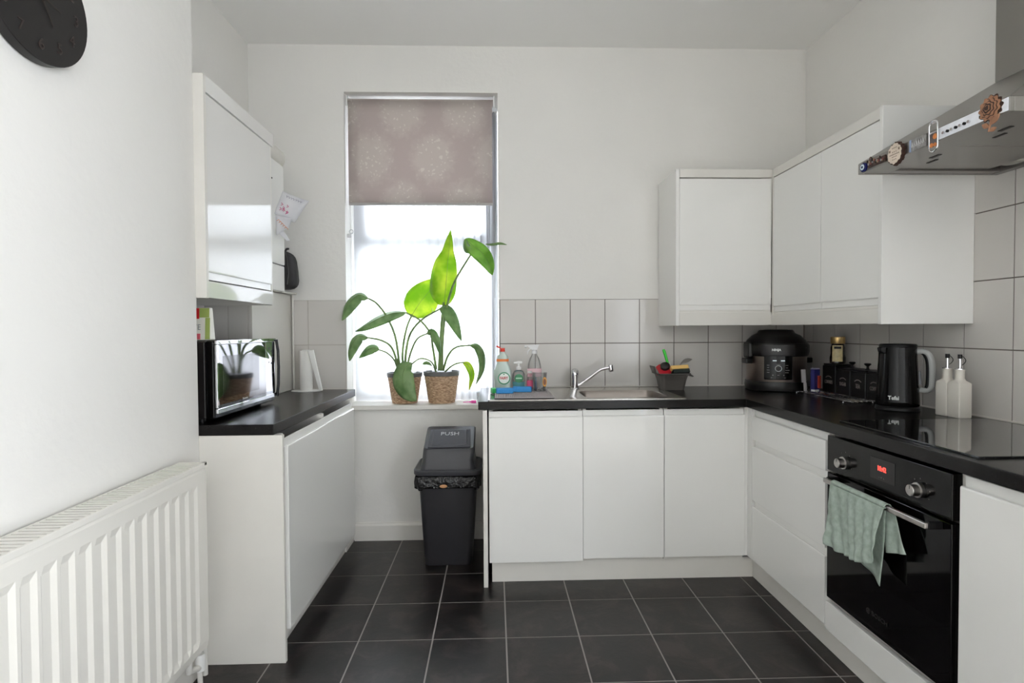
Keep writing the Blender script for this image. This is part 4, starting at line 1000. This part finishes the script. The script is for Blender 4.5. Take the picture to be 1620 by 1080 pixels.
def leaf(t, pts, W, m=M_leaf, hint=(0, -1, 0), fold=.25, wl=1, wr=1, tipp=.8, wave=0.0, prof=None):
    """pts: (px, py, depth) along the midrib"""
    P = catmull([at(*p) for p in pts], 16); rows = []; h = Vector(hint).normalized()
    for k, p in enumerate(P):
        q = k/16; tg = (P[min(k+1, 16)]-P[max(k-1, 0)]).normalized(); s_ = tg.cross(h)
        s_ = s_.normalized() if s_.length > 1e-4 else Vector((1, 0, 0)); nn = s_.cross(tg).normalized()
        wd = 1.22*W*PS*max(.02, math.sin(PI*min(1, max(0, q))**tipp))**.72
        if prof: wd = W*PS*pw([0, .08, .2, .4, .55, .7, .85, 1], prof, q)
        row = []
        for e_ in (-1, -.66, -.33, 0, .33, .66, 1):
            f = wl if e_ < 0 else wr
            row.append(p+s_*wd*e_*f*math.cos(fold*abs(e_))-nn*wd*abs(e_)*math.sin(fold)*.9+nn*wave*math.sin(q*11+e_*2)*abs(e_)*.01)
        rows.append(row)
    mb = MB().grid(rows); o = build('leaf', mb, m, t, solid=.0007)
    rib = MB().tube([p-Vector((0, .0012, 0)) for p in P[:-1]], [.0016*(1-.7*k/15) for k in range(16)], 6)
    build('midrib', rib, M_stalk, o)
    return o
def stalk(t, pts, r0_=.0045, r1_=.0022):
    r0_ *= 1.8; r1_ *= 2.35
    P = catmull([at(*p) for p in pts], 14)
    build('stalk', MB().tube(P, [lerp(r0_, r1_, k/14) for k in range(15)], 8), M_stalk, t)

pA = thing('potted_plant', 'bird of paradise plant in a seagrass pot, left one on the window sill', 'plant', (-.546, 3.36, SZ))
plant_pot(pA, -.546, 3.352, .074, .101, .185)
D = 3.36
stalk(pA, [(633, 588, D), (626, 535, D-.02), (612, 501, D-.05), (596, 480, D-.08), (583, 472, D-.1)])
leaf(pA, [(583, 472, D-.1), (568, 466, D-.12), (555, 477, D-.14), (547, 492, D-.15), (541, 507, D-.15)], 10.5, hint=(-.1, -.75, .65), fold=.5)
stalk(pA, [(632, 588, D), (621, 552, D-.03), (605, 539, D-.06), (583, 534, D-.1)])
leaf(pA, [(583, 534, D-.1), (569, 531, D-.12), (560, 541, D-.14), (555, 556, D-.14), (553, 571, D-.14)], 9, hint=(-.1, -.75, .65), fold=.5)
stalk(pA, [(630, 588, D-.01), (624, 570, D-.03), (612, 558, D-.06), (599, 553, D-.08)], .0035, .0018)
leaf(pA, [(600, 553, D-.08), (590, 550, D-.09), (580, 555, D-.1), (568, 566, D-.1)], 8, hint=(0, -.8, .6), fold=.35)
stalk(pA, [(638, 588, D+.02), (637, 555, D+.03), (643, 520, D+.04), (652, 497, D+.05)])
leaf(pA, [(650, 501, D+.05), (662, 482, D+.055), (678, 462, D+.05), (698, 440, D+.045)], 22, m=M_leafy, fold=.12, tipp=.8)
stalk(pA, [(640, 588, D), (643, 552, D-.01), (650, 526, D-.02), (668, 505, D-.03), (697, 488, D-.04)])
leaf(pA, [(695, 488, D-.04), (708, 492, D-.05), (719, 510, D-.05), (730, 539, D-.04)], 10, fold=.5, hint=(.3, -1, .1))
stalk(pA, [(643, 588, D), (649, 560, D-.02), (660, 536, D-.04), (677, 527, D-.06)], .0038, .002)
leaf(pA, [(675, 528, D-.06), (684, 526, D-.065), (692, 540, D-.065), (697, 563, D-.06)], 6.5, fold=.6, hint=(.3, -1, .1))
stalk(pA, [(690, 588, D-.06), (682, 572, D-.09), (665, 567, D-.12), (651, 576, D-.14)], .003, .0018)
leaf(pA, [(652, 574, D-.14), (640, 583, D-.165), (637, 603, D-.185), (646, 622, D-.185), (659, 634, D-.18)], 14, fold=.25, hint=(-.15, -1, .15), tipp=.95)
leaf(pA, [(668, 576, D-.05), (676, 574, D-.06), (684, 579, D-.06)], 2.5, fold=.3)

pB = thing('potted_plant', 'tall bird of paradise plant in a seagrass pot, right one on the window sill', 'plant', (-.323, 3.36, SZ))
plant_pot(pB, -.322, 3.352, .078, .104, .192)
stalk(pB, [(695, 586, D), (697, 545, D), (699, 510, D), (702, 478, D)], .006, .003)
o = leaf(pB, [(702, 483, D), (705, 455, D-.005), (708, 420, D-.01), (711, 390, D-.01), (713, 364, D)], 27, m=M_leafy, fold=.3, wl=1.0, wr=.62, prof=[.35, .78, 1, 1, .82, .42, .26, .03])
stalk(pB, [(699, 586, D-.01), (700, 540, D-.02), (705, 495, D-.03), (718, 448, D-.05), (745, 402, D-.08)], .0055, .0022)
leaf(pB, [(736, 378, D-.10), (748, 388, D-.085), (762, 399, D-.09), (773, 416, D-.095), (779, 435, D-.09)], 12.5, m=M_leafm, fold=.3, hint=(.2, -1, .3), tipp=.85)
leaf(pB, [(745, 400, D-.08), (738, 392, D-.09), (735, 378, D-.1)], 6, fold=.5, hint=(-.4, -1, .1))
leaf(pB, [(768, 386, D-.12), (780, 385, D-.15), (791, 384, D-.17), (802, 387, D-.18)], 3.6, fold=.4, hint=(0, -.7, .7))
stalk(pB, [(701, 586, D-.01), (709, 562, D-.02), (722, 549, D-.04), (744, 546, D-.07)], .004, .002)
leaf(pB, [(743, 546, D-.07), (755, 548, D-.08), (763, 562, D-.085), (763, 585, D-.085), (753, 608, D-.08)], 7, fold=.7, hint=(.4, -1, .2))
leaf(pB, [(752, 548, D-.075), (760, 553, D-.08), (767, 563, D-.08)], 3, fold=.4)
stalk(pB, [(704, 588, D-.02), (713, 580, D-.03), (722, 575, D-.05), (733, 573, D-.07)], .003, .0018)
leaf(pB, [(732, 573, D-.07), (741, 578, D-.08), (747, 594, D-.085), (742, 617, D-.08)], 5.2, m=M_leafy, fold=.5, hint=(.3, -1, .1))
stalk(pB, [(690, 584, D+.01), (688, 570, D+.02), (684, 545, D+.02), (681, 527, D+.01), (664, 506, D-.01), (641, 494, D-.04)], .0045, .0022)
leaf(pB, [(643, 494, D-.04), (622, 495, D-.06), (600, 503, D-.08), (580, 514, D-.09), (562, 524, D-.09)], 13, fold=.55, hint=(0, -.72, .7), wr=1.0, wl=.7, tipp=.8)
for o in (pA, pB): o['group'] = 'potted plants on the window sill'

pk = thing('pink_clip', 'bright pink plastic toy piece with a thin rod on the sill', 'toy', (-.14, 3.30, SZ))
build('head', MB().box(-.142, -.112, 3.292, 3.304, SZ, SZ+.016).box(-.151, -.1425, 3.294, 3.302, SZ+.003, SZ+.012), mat('hot_pink', (238, 70, 170), .35), pk, bevel=.002)
build('rod', MB().tube([(-.19, 3.298, SZ+.006), (-.1505, 3.298, SZ+.007)], .0022, 8), MATS['hot_pink'], pk)
tag(build('storage_tub', MB().lathe([(.058, 0), (.062, .004), (.066, .058), (.068, .060), (.0645, .058), (.060, .008)], -.045, 3.345, SZ, 28, 1, .7), M_clear), 'clear plastic tub on the sill behind the worktop end', 'tub')

# ------------------------------------------------------------------ pedal-less swing bin
M_bin = mat('bin_charcoal_plastic', (38, 37, 40), .42, bump=(60, .15, .002)); M_bin2 = mat('bin_lid_grey', (58, 58, 62), .34, bump=(80, .2, .002))
bn = thing('swing_bin', 'black plastic swing bin with grey lid under the window', 'bin', (-.25, 3.0, 0))
def loops_mesh(lo, cap0=True, cap1=True):
    cm = MB(); n_ = len(lo[0]); cm.v = [p for lp in lo for p in lp]
    cm.f = [(a*n_+k, a*n_+(k+1) % n_, (a+1)*n_+(k+1) % n_, (a+1)*n_+k) for a in range(len(lo)-1) for k in range(n_)]
    cm.smooth = [True]*len(cm.f)
    if cap0: cm.f.append(tuple(reversed(range(n_)))); cm.smooth.append(False)
    if cap1: cm.f.append(tuple((len(lo)-1)*n_+k for k in range(n_))); cm.smooth.append(False)
    return cm
build('body', loops_mesh([rrect(-.375, -.128, 2.895, 3.105, .03, .0005), rrect(-.379, -.124, 2.890, 3.110, .032, .02), rrect(-.405, -.095, 2.868, 3.140, .035, .50)]), M_bin, bn)
lin_ = []
for k, (g, z) in enumerate(((.004, .49), (.010, .47), (.012, .445), (.011, .42), (.006, .415))):
    lp = rrect(-.411-g, -.089+g, 2.862-g, 3.146+g, .04, z, 10)
    lin_.append([(x+.004*math.sin(i*1.9+k*1.3), y+.005*math.sin(i*2.7+k*2.1), zz+(.008*math.sin(i*1.3+k) if k in (1, 2) else .007*math.sin(i*.8) if k >= 3 else 0)) for i, (x, y, zz) in enumerate(lp)])
build('bin_liner', loops_mesh(lin_, False, False), mat('black_bin_liner', (16, 15, 16), .22, bump=(45, .9, .012)), bn, solid=.001)
build('lid_rim', loops_mesh([rrect(-.424, -.076, 2.848, 3.160, .05, .488), rrect(-.428, -.072, 2.844, 3.164, .052, .495), rrect(-.428, -.072, 2.844, 3.164, .052, .512), rrect(-.420, -.080, 2.852, 3.156, .048, .518), rrect(-.398, -.102, 2.872, 3.140, .04, .510)], True, True), M_bin2, bn)
hoodp = [rrect(-.396, -.104, 2.874, 3.138, .03, .510), rrect(-.386, -.114, 2.884, 3.128, .028, .560)]
def slope(lp, y0, z0, y1, z1): return [(x, y, lerp(z0, z1, min(1, max(0, (y-y0)/(y1-y0))))) for x, y, z in lp]
hoodp.append(slope(rrect(-.379, -.108, 2.888, 3.124, .022, 0), 2.888, .600, 3.02, .694))
hoodp.append(slope(rrect(-.372, -.114, 2.898, 3.116, .02, 0), 2.888, .612, 3.02, .700))
build('lid_hood', loops_mesh(hoodp, False, True), M_bin2, bn)
# flap: sloping panel facing the room
def flp(x, t_, lift=0): # t 0 bottom .. 1 top
    return (x, lerp(2.900, 3.016, t_)-lift*.6, lerp(.6215, .7020, t_)+lift*.8)
M_flap = mat('bin_flap_glossy', (74, 76, 82), .2, spec=.7, bump=(70, .25, .002))
fl_ = MB().hexa([flp(-.356, .02), flp(-.130, .02), flp(-.134, .98), flp(-.352, .98), flp(-.356, .02, .006), flp(-.130, .02, .006), flp(-.134, .98, .006), flp(-.352, .98, .006)])
flap_ = build('flap', fl_, M_flap, bn, bevel=.004)
ins = MB().hexa([flp(-.338, .10, .0063), flp(-.148, .10, .0063), flp(-.150, .92, .0063), flp(-.336, .92, .0063), flp(-.334, .12, .009), flp(-.152, .12, .009), flp(-.154, .90, .009), flp(-.332, .90, .009)])
build('flap_panel', ins, M_flap, flap_, bevel=.002)
text('lettering', 'PUSH', .034, flp(-.243, .68, .0102), (1, 0, 0), (0, .116, .0805), mat('bin_lettering', (190, 192, 196), .3), bn, sx=1.25, ext=.001)
tag(build('food_scrap', superblob(-.268, 2.838, .437, .020, .006, .009, 2, 14, 8), mat('orange_peel', (190, 140, 96), .5)), 'small tan scrap caught on the black bin liner', 'scrap')

# ------------------------------------------------------------------ microwave and what stands near it
mw = thing('microwave_oven', 'black microwave with a mirrored chrome-framed door on the short worktop', 'microwave', (-1.23, 2.4, .9))
build('casing', MB().box(L+.012, -1.098, 2.118, 2.690, .914, 1.208), mat('microwave_black', (24, 20, 20), .45), mw, bevel=.004)
build('door_surround', MB().box(-1.0975, -1.066, 2.122, 2.690, .912, 1.210), M_blackgl, mw, bevel=.006)
M_mir = mat('mirror_chrome_front', (206, 206, 210), .04, metal=1); M_mirg = mat('mirrored_door_glass', (120, 118, 120), .03, metal=1)
build('door_frame', MB().prism([(2.124, .930), (2.690, .930), (2.690, .950), (2.124, .950)], 'x', -1.0655, -1.055).prism([(2.124, 1.196), (2.690, 1.196), (2.690, 1.212), (2.124, 1.212)], 'x', -1.0655, -1.055
    ).box(-1.0655, -1.055, 2.124, 2.136, .9505, 1.1955), M_mir, mw, bevel=.0025)
build('door_glass', MB().box(-1.0655, -1.0575, 2.1365, 2.575, .9505, 1.1955), M_mirg, mw, bevel=.001)
build('control_strip', MB().box(-1.0655, -1.0575, 2.5755, 2.678, .9505, 1.1955), M_mir, mw, bevel=.001)
build('viewing_window', MB().box(-1.0574, -1.0570, 2.175, 2.50, .985, 1.150), mat('window_mesh_glass', (92, 90, 92), .06, metal=.9), mw)
build('door_handle', MB().tube([(-1.052, 2.686, .932), (-1.046, 2.690, .99), (-1.044, 2.690, 1.07), (-1.046, 2.690, 1.15), (-1.052, 2.686, 1.205)], .0065, 10), M_blackgl, mw)
for y, z in ((2.615, 1.165), (2.64, 1.15), (2.61, 1.10), (2.635, 1.095)):
    build('control_mark', MB().tube([(-1.0573, y, z), (-1.0568, y, z)], .005, 10), M_black, mw)
text('lettering', 'Panasonic', .012, (-1.0569, 2.36, .964), (0, 1, 0), (0, 0, 1), mat('mw_print', (190, 190, 190), .4), mw)
for x, y in ((-1.38, 2.15), (-1.13, 2.15), (-1.38, 2.65), (-1.13, 2.65)):
    build('foot', MB().lathe([(.014, 0), (.014, .0118)], x, y, .9004, 14), M_black, mw)
pkt = thing('food_packet', 'red, green and white food packet standing on top of the microwave', 'packet', (-1.17, 2.165, 1.212))
Mpw = mat('packet_white', (226, 224, 214), .35)
build('pouch', MB().hexa([(-1.215, 2.150, 1.2125), (-1.092, 2.150, 1.2125), (-1.092, 2.190, 1.2125), (-1.215, 2.190, 1.2125), (-1.215, 2.158, 1.338), (-1.096, 2.158, 1.338), (-1.096, 2.180, 1.338), (-1.215, 2.180, 1.338)]), Mpw, pkt, bevel=.003)
def patch(nm, x0, x1, z0, z1, m):
    f = lambda z: 2.1495+.008*(z-1.2125)/.1255
    build(nm, MB().hexa([(x0, f(z0)-.0008, z0), (x1, f(z0)-.0008, z0), (x1, f(z0)-.0001, z0), (x0, f(z0)-.0001, z0), (x0, f(z1)-.0008, z1), (x1, f(z1)-.0008, z1), (x1, f(z1)-.0001, z1), (x0, f(z1)-.0001, z1)]), m, pkt)
patch('red_panel', -1.20, -1.135, 1.295, 1.336, mat('packet_red', (196, 34, 40), .35))
patch('green_panel', -1.134, -1.097, 1.300, 1.336, mat('packet_green', (150, 166, 90), .35))
patch('green_edge', -1.112, -1.094, 1.216, 1.299, MATS['packet_green'])
patch('pink_picture', -1.20, -1.130, 1.216, 1.238, mat('packet_pink', (216, 96, 110), .4))
text('lettering', 'TE', .030, (-1.142, 2.1512, 1.262), (1, 0, 0), (0, .05, 1), mat('packet_grey', (120, 126, 130), .4), pkt, sx=.8)

kr = thing('kitchen_roll_holder', 'white kitchen roll holder with slanted arm and an upright paper roll', 'holder', (-1.07, 3.17, .9))
build('base_plate', MB().lathe([(.070, 0), (.072, .002), (.072, .005), (.069, .007)], -1.075, 3.165, .9004, 36, 1.15, .75), M_white, kr)
build('paper_roll', MB().lathe([(.034, 0), (.035, .002), (.035, .222), (.034, .224), (.012, .224)], -1.075, 3.17, .9080, 36), mat('kitchen_paper', (226, 224, 220), .9, bump=(50, .3, .003)), kr)
build('arm', MB().prism([(-1.052, 1.136), (-1.020, 1.138), (-.972, .908), (-.990, .908)], 'y', 3.125, 3.140).box(-1.085, -1.052, 3.128, 3.172, 1.133, 1.138), M_white, kr, bevel=.003)
for a in (0, 2.1, 4.2): build('foot', MB().lathe([(.004, -.0001), (.005, .0002)], -1.075+.05*math.cos(a), 3.165+.03*math.sin(a), .9003, 8), M_white, kr)

# ------------------------------------------------------------------ right hand worktop
WZ = .9004
pc = thing('pressure_cooker', 'black and steel electric pressure cooker in the worktop corner', 'cooker', (1.590, 3.06, WZ), 0)
px_, py_ = 1.592, 3.060
M_ck = mat('cooker_black', (15, 13, 13), .35); M_cks = mat('cooker_steel', (150, 138, 130), .32, metal=1)
build('base', MB().lathe([(.150, 0), (.160, .004), (.164, .030), (.160, .052)], px_, py_, WZ, 48), M_ck, pc)
build('steel_wall', MB().lathe([(.156, .0525), (.157, .056), (.157, .190)], px_, py_, WZ, 48), M_cks, pc)
build('collar', MB().lathe([(.160, .1905), (.166, .196), (.170, .215), (.170, .250), (.162, .262)], px_, py_, WZ, 48), M_ck, pc)
build('lid', MB().lathe([(.160, .2625), (.150, .280), (.125, .305), (.098, .318), (.092, .330), (.086, .336), (.02, .337)], px_, py_, WZ, 48), M_ck, pc)
build('lid_trim', MB().lathe([(.060, 0), (.062, .0015), (.050, .003)], px_-.01, py_-.02, WZ+.3372, 32), M_chrome, pc)
def arc(r0_, r1_, a0, a1, z0, z1, cx=px_, cy=py_, n=14):
    mb = MB(); vs = []
    for k in range(n+1):
        a = lerp(a0, a1, k/n)
        for r, z in ((r0_, z0), (r1_, z0), (r1_, z1), (r0_, z1)): vs.append((cx+r*math.cos(a), cy+r*math.sin(a), z))
    fs = [(k*4+i, k*4+(i+1) % 4, (k+1)*4+(i+1) % 4, (k+1)*4+i) for k in range(n) for i in range(4)]+[(3, 2, 1, 0), (n*4, n*4+1, n*4+2, n*4+3)]
    return mb.add(vs, fs)
aF = math.atan2(-1, -.42)     # panel direction
def rarc(r, a, z): return (px_+r*math.cos(a), py_+r*math.sin(a), z)
build('control_panel', arc(.156, .1665, aF-.44, aF+.44, WZ+.066, WZ+.215), M_blackgl, pc, bevel=.004)
build('logo_band', arc(.165, .1745, aF-.50, aF+.50, WZ+.1955, WZ+.258), mat('cooker_band', (30, 27, 28), .4), pc, bevel=.003)
def onp(a, z, r=.1675): 
    return Vector(rarc(r, aF+a, WZ+z)), Vector((-math.sin(aF+a), math.cos(aF+a), 0))
p, tdir = onp(-.06, .228, .1752)
M_lw = mat('white_print', (224, 224, 224), .4)
text('lettering', 'NINJA', .0165, p, tdir, (0, 0, 1), M_lw, pc, sx=1.0, bold=.0008)
for a in (-.11, .13):
    p, tdir = onp(a, .172); nrm = Vector((math.cos(aF+a), math.sin(aF+a), 0))
    text('display_segment', '--', .024, p+nrm*.0006, tdir, (0, 0, 1), mat('display_glow', (210, 220, 226), .4, emit=.6), pc, sx=1.2, bold=.0012)
dp = []
p0, tdir = onp(0, .128); nrm = Vector((math.cos(aF), math.sin(aF), 0))
for k in range(25): a = 2*PI*k/24; dp.append(p0+nrm*.0035+tdir*.0155*math.cos(a)+Vector((0, 0, .0155*math.sin(a))))
build('dial_ring', MB().tube(dp, .0012, 6, cap=False), M_lw, pc)
build('dial', MB().tube([p0-nrm*.0005, p0+nrm*.005], .0135, 24), M_blackgl, pc)
mk = MB()
for a, z, wd in ((-.30, .145, .012), (-.30, .132, .008), (-.30, .119, .014), (-.30, .106, .012), (.25, .145, .014), (.25, .132, .010), (.27, .119, .022), (.25, .106, .018), (-.16, .092, .006), (0, .092, .008), (.16, .092, .006), (-.2, .078, .006), (.2, .078, .006), (0, .150, .02)):
    q, td = onp(a, z); nr = Vector((math.cos(aF+a), math.sin(aF+a), 0)); h_ = Vector((0, 0, .0008))
    A_, B_ = q-td*wd/2, q+td*wd/2; mk.hexa([A_-h_, B_-h_, B_-h_+nr*.0006, A_-h_+nr*.0006, A_+h_, B_+h_, B_+h_+nr*.0006, A_+h_+nr*.0006])
mk_ = build('panel_print', mk, mat('grey_print', (150, 150, 150), .5), pc)
build('side_handle', MB().box(px_-.198, px_-.158, py_-.06, py_+.0, WZ+.150, WZ+.180), M_ck, pc, bevel=.006)
build('side_handle', MB().box(px_+.158, px_+.198, py_-.03, py_+.03, WZ+.150, WZ+.180), M_ck, pc, bevel=.006)
build('hinge', MB().box(px_-.177, px_-.145, py_-.05, py_+.03, WZ+.18, WZ+.268), M_ck, pc, bevel=.012)
text('badge', '---', .014, (px_+.09, py_-.149, WZ+.24), (.85, .5, 0), (0, 0, 1), MATS['grey_print'], pc)

# small boxes between the cooker and the canisters
bb = thing('blue_box', 'slim blue and red carton standing between cooker and canisters', 'box', (1.70, 2.865, WZ))
c_ = (1.690, 2.840)
build('carton', rotbox(c_[0], c_[1], WZ, WZ+.128, .020, .012, .35), mat('carton_blue', (44, 44, 104), .4), bb, bevel=.001)
build('red_side', rotbox(c_[0]+.014, c_[1]-.0125, WZ+.03, WZ+.095, .006, .006, .35), mat('carton_red', (166, 60, 44), .4), bb)
build('white_band', rotbox(c_[0]-.004, c_[1]-.006, WZ+.012, WZ+.022, .016, .0105, .35), M_lw, bb)
build('white_top', rotbox(c_[0], c_[1], WZ+.1285, WZ+.134, .019, .011, .35), mat('carton_pale', (170, 166, 190), .4), bb)
tag(build('white_packet', tilt(MB().box(1.640, 1.662, 2.868, 2.876, WZ+.055, WZ+.125).box(1.650, 1.664, 2.868, 2.876, WZ+.0, WZ+.055), Vector((1.65, 2.87, WZ)), 0), mat('packet_pale', (176, 170, 172), .5), bevel=.002), 'small pale packet leaning beside the blue carton', 'packet')

# canisters
Mcan = mat('canister_black', (20, 18, 19), .32); Mcl = mat('canister_print', (150, 142, 138), .5)
for k, (y0, y1, h, word, lab) in enumerate(((2.768, 2.880, .148, 'COOKIES', 'black COOKIES canister with the coffee jar on top, farthest in the row'),
                                        (2.652, 2.760, .132, 'SUGAR', 'black SUGAR canister, second in the row from the corner'),
                                        (2.538, 2.646, .132, 'TEA', 'black TEA canister between the sugar and coffee ones'),
                                        (2.424, 2.532, .132, 'COFFEE', 'black COFFEE canister partly behind the kettle'))):
    t = thing('canister', lab, 'canister', (1.805, (y0+y1)/2, WZ), group='black storage canisters')
    build('body', MB().box(1.752, 1.856, y0, y1, WZ, WZ+h), Mcan, t, bevel=.006, seg=3)
    build('lid', MB().box(1.756, 1.852, y0+.004, y1-.004, WZ+h+.0003, WZ+h+.010), Mcan, t, bevel=.003)
    if k: build('knob', MB().lathe([(.012, 0), (.006, .006), (.005, .016), (.014, .024), (.016, .028), (.012, .032)], 1.80, (y0+y1)/2, WZ+h+.0103, 20), Mcan, t)
    text('lettering', word, .026 if k != 2 else .030, (1.7514, (y0+y1)/2, WZ+.062), (0, -1, 0), (0, 0, 1), Mcl, t, sx=.62)
    ar = MB(); rr = .034
    for q in range(9):
        a = math.radians(50+80*q/8); yy = (y0+y1)/2-rr*math.cos(a); zz_ = WZ+.062+rr*math.sin(a)*.9
        ar.box(1.7510, 1.7518, yy-.0022, yy+.0012, zz_-.002, zz_+.003)
    build('arched_print', ar, Mcl, t)
cj = thing('coffee_jar', 'glass jar of instant coffee with a gold lid on the farthest canister', 'jar', (1.80, 2.824, WZ+.158))
jz = WZ+.1585
build('glass', MB().lathe([(.030, 0), (.036, .004), (.037, .03), (.033, .05), (.033, .085), (.029, .098), (.028, .104)], 1.800, 2.824, jz, 32), mat('coffee_glass', (38, 26, 20), .1, coat=.5), cj)
build('lid', MB().lathe([(.033, 0), (.034, .002), (.034, .034), (.032, .036)], 1.800, 2.824, jz+.1045, 32), mat('gold_lid', (196, 166, 112), .3, metal=.8), cj)
lb = MB(); a_ = math.atan2(-1, -.55)
lb = arc(.0345, .0385, a_-.75, a_+.55, jz+.012, jz+.096, 1.800, 2.824)
build('label', lb, mat('cream_gold_label', (206, 190, 144), .35, noise=(60, .15)), cj)
lb = arc(.0386, .0392, a_-.5, a_+.35, jz+.078, jz+.090, 1.800, 2.824)
build('label_band', lb, M_black, cj)

# wire rack
rk = thing('wire_rack', 'thin chrome wire trivet rack lying on the worktop', 'rack', (1.66, 2.66, WZ))
for k in range(6):
    x = 1.606+k*.026
    build('wire', MB().tube([(x, 2.40+k*.008, WZ+.0105), (x, 2.93+k*.006, WZ+.0105)], .0017, 8), M_chrome, rk)
for y in (2.47, 2.86):
    build('cross_wire', MB().tube([(1.600, y, WZ+.0068), (1.745, y, WZ+.0068)], .0019, 8), M_chrome, rk)
for x in (1.602, 1.742):
    for y in (2.47, 2.86): build('foot', MB().lathe([(.003, 0), (.004, .002), (.003, .0048)], x, y, WZ, 10), M_chrome, rk)

# kettle
kt = thing('kettle', 'tall gloss black electric kettle with a light grey handle', 'kettle', (1.700, 2.262, WZ))
kx, ky = 1.700, 2.262
build('power_base', MB().lathe([(.078, 0), (.080, .003), (.079, .014), (.075, .018)], kx, ky, WZ, 44), M_black, kt)
build('body', MB().lathe([(.075, .0185), (.0785, .024), (.078, .04), (.0745, .10), (.0705, .18), (.0670, .252), (.066, .262)], kx, ky, WZ, 48), M_blackgl, kt)
build('lid', MB().lathe([(.0665, .2625), (.067, .266), (.067, .273), (.063, .277), (.02, .279)], kx, ky, WZ, 44), M_black, kt)
build('spout', MB().hexa([(kx-.080, ky-.014, WZ+.245), (kx-.066, ky-.022, WZ+.235), (kx-.062, ky+.022, WZ+.235), (kx-.080, ky+.010, WZ+.245), (kx-.083, ky-.014, WZ+.262), (kx-.066, ky-.024, WZ+.264), (kx-.062, ky+.022, WZ+.264), (kx-.083, ky+.010, WZ+.262)]), M_black, kt, bevel=.003)
hd_ = Vector((.80, -.60, 0)).normalized()
hp = [(.060, .238), (.078, .247), (.100, .240), (.113, .218), (.118, .18), (.118, .13), (.114, .098), (.098, .085), (.078, .088)]
hpts = catmull([Vector((kx, ky, WZ))+hd_*(a-.003)+Vector((0, 0, z)) for a, z in hp], 26)
build('handle', MB().tube(hpts, [.0105+.003*math.sin(PI*k/26) for k in range(27)], 14), mat('handle_grey', (170, 172, 170), .4), kt)
build('handle_inner', MB().tube([p-hd_*.010 for p in hpts[6:21]], .0095, 12), M_black, kt)
build('water_gauge', MB().tube([Vector((kx, ky, WZ+.11))+hd_*.075, Vector((kx, ky, WZ+.165))+hd_*.0725], .007, 10), mat('gauge_grey', (118, 120, 124), .3), kt)
af = math.atan2(-1, -.62)
p = Vector((kx+.0800*math.cos(af-.25), ky+.0800*math.sin(af-.25), WZ+.055)); td = Vector((-math.sin(af-.25), math.cos(af-.25), 0))
text('lettering', 'Tefal', .022, p, td, (0, 0, 1), M_lw, kt, sx=.9, bold=.0005)

# square ceramic oil bottles
for k, (cx, cy, lab) in enumerate(((1.779, 2.1005, 'white square ceramic oil bottle with pourer, left one beside the kettle'), (1.780, 2.0435, 'white square ceramic oil bottle with pourer, right one, nearest the camera'))):
    t = thing('oil_bottle', lab, 'bottle', (cx, cy, WZ+.006), group='white oil bottles')
    a = math.radians(3)
    oz = WZ if k == 0 else WZ
    hw = .0265
    def sq(h_, z, r): 
        return [(cx+(x*math.cos(a)-y*math.sin(a)), cy+(x*math.sin(a)+y*math.cos(a)), z) for x, y, _ in rrect(-h_, h_, -h_, h_, r, 0, 4)]
    build('body', loops_mesh([sq(hw-.002, oz, .004), sq(hw, oz+.003, .004), sq(hw, oz+.130, .004), sq(hw-.002, oz+.134, .005), sq(.018, oz+.142, .016), sq(.0165, oz+.147, .0160), sq(.0155, oz+.150, .0154), sq(.0155, oz+.178, .0154), sq(.0165, oz+.182, .0164), sq(.0165, oz+.184, .0164)]), M_ceramic, t)
    build('collar', MB().lathe([(.0165, 0), (.0165, .003), (.008, .005)], cx, cy, oz+.1843, 20), M_chrome, t)
    build('spout', MB().tube([(cx, cy, oz+.189), (cx, cy, oz+.225)], .0045, 10), M_chrome, t)
    build('cap', MB().lathe([(.0075, 0), (.0075, .016)], cx, cy, oz+.2255, 14), M_black, t)
    q = [Vector((cx, cy, oz+.236))+Vector((.0075+.010*math.sin(s_*PI), -.006*math.sin(s_*PI), -.036*s_)) for s_ in [k2/10 for k2 in range(11)]]
    build('strap', MB().tube(q, .0014, 6), M_black, t)
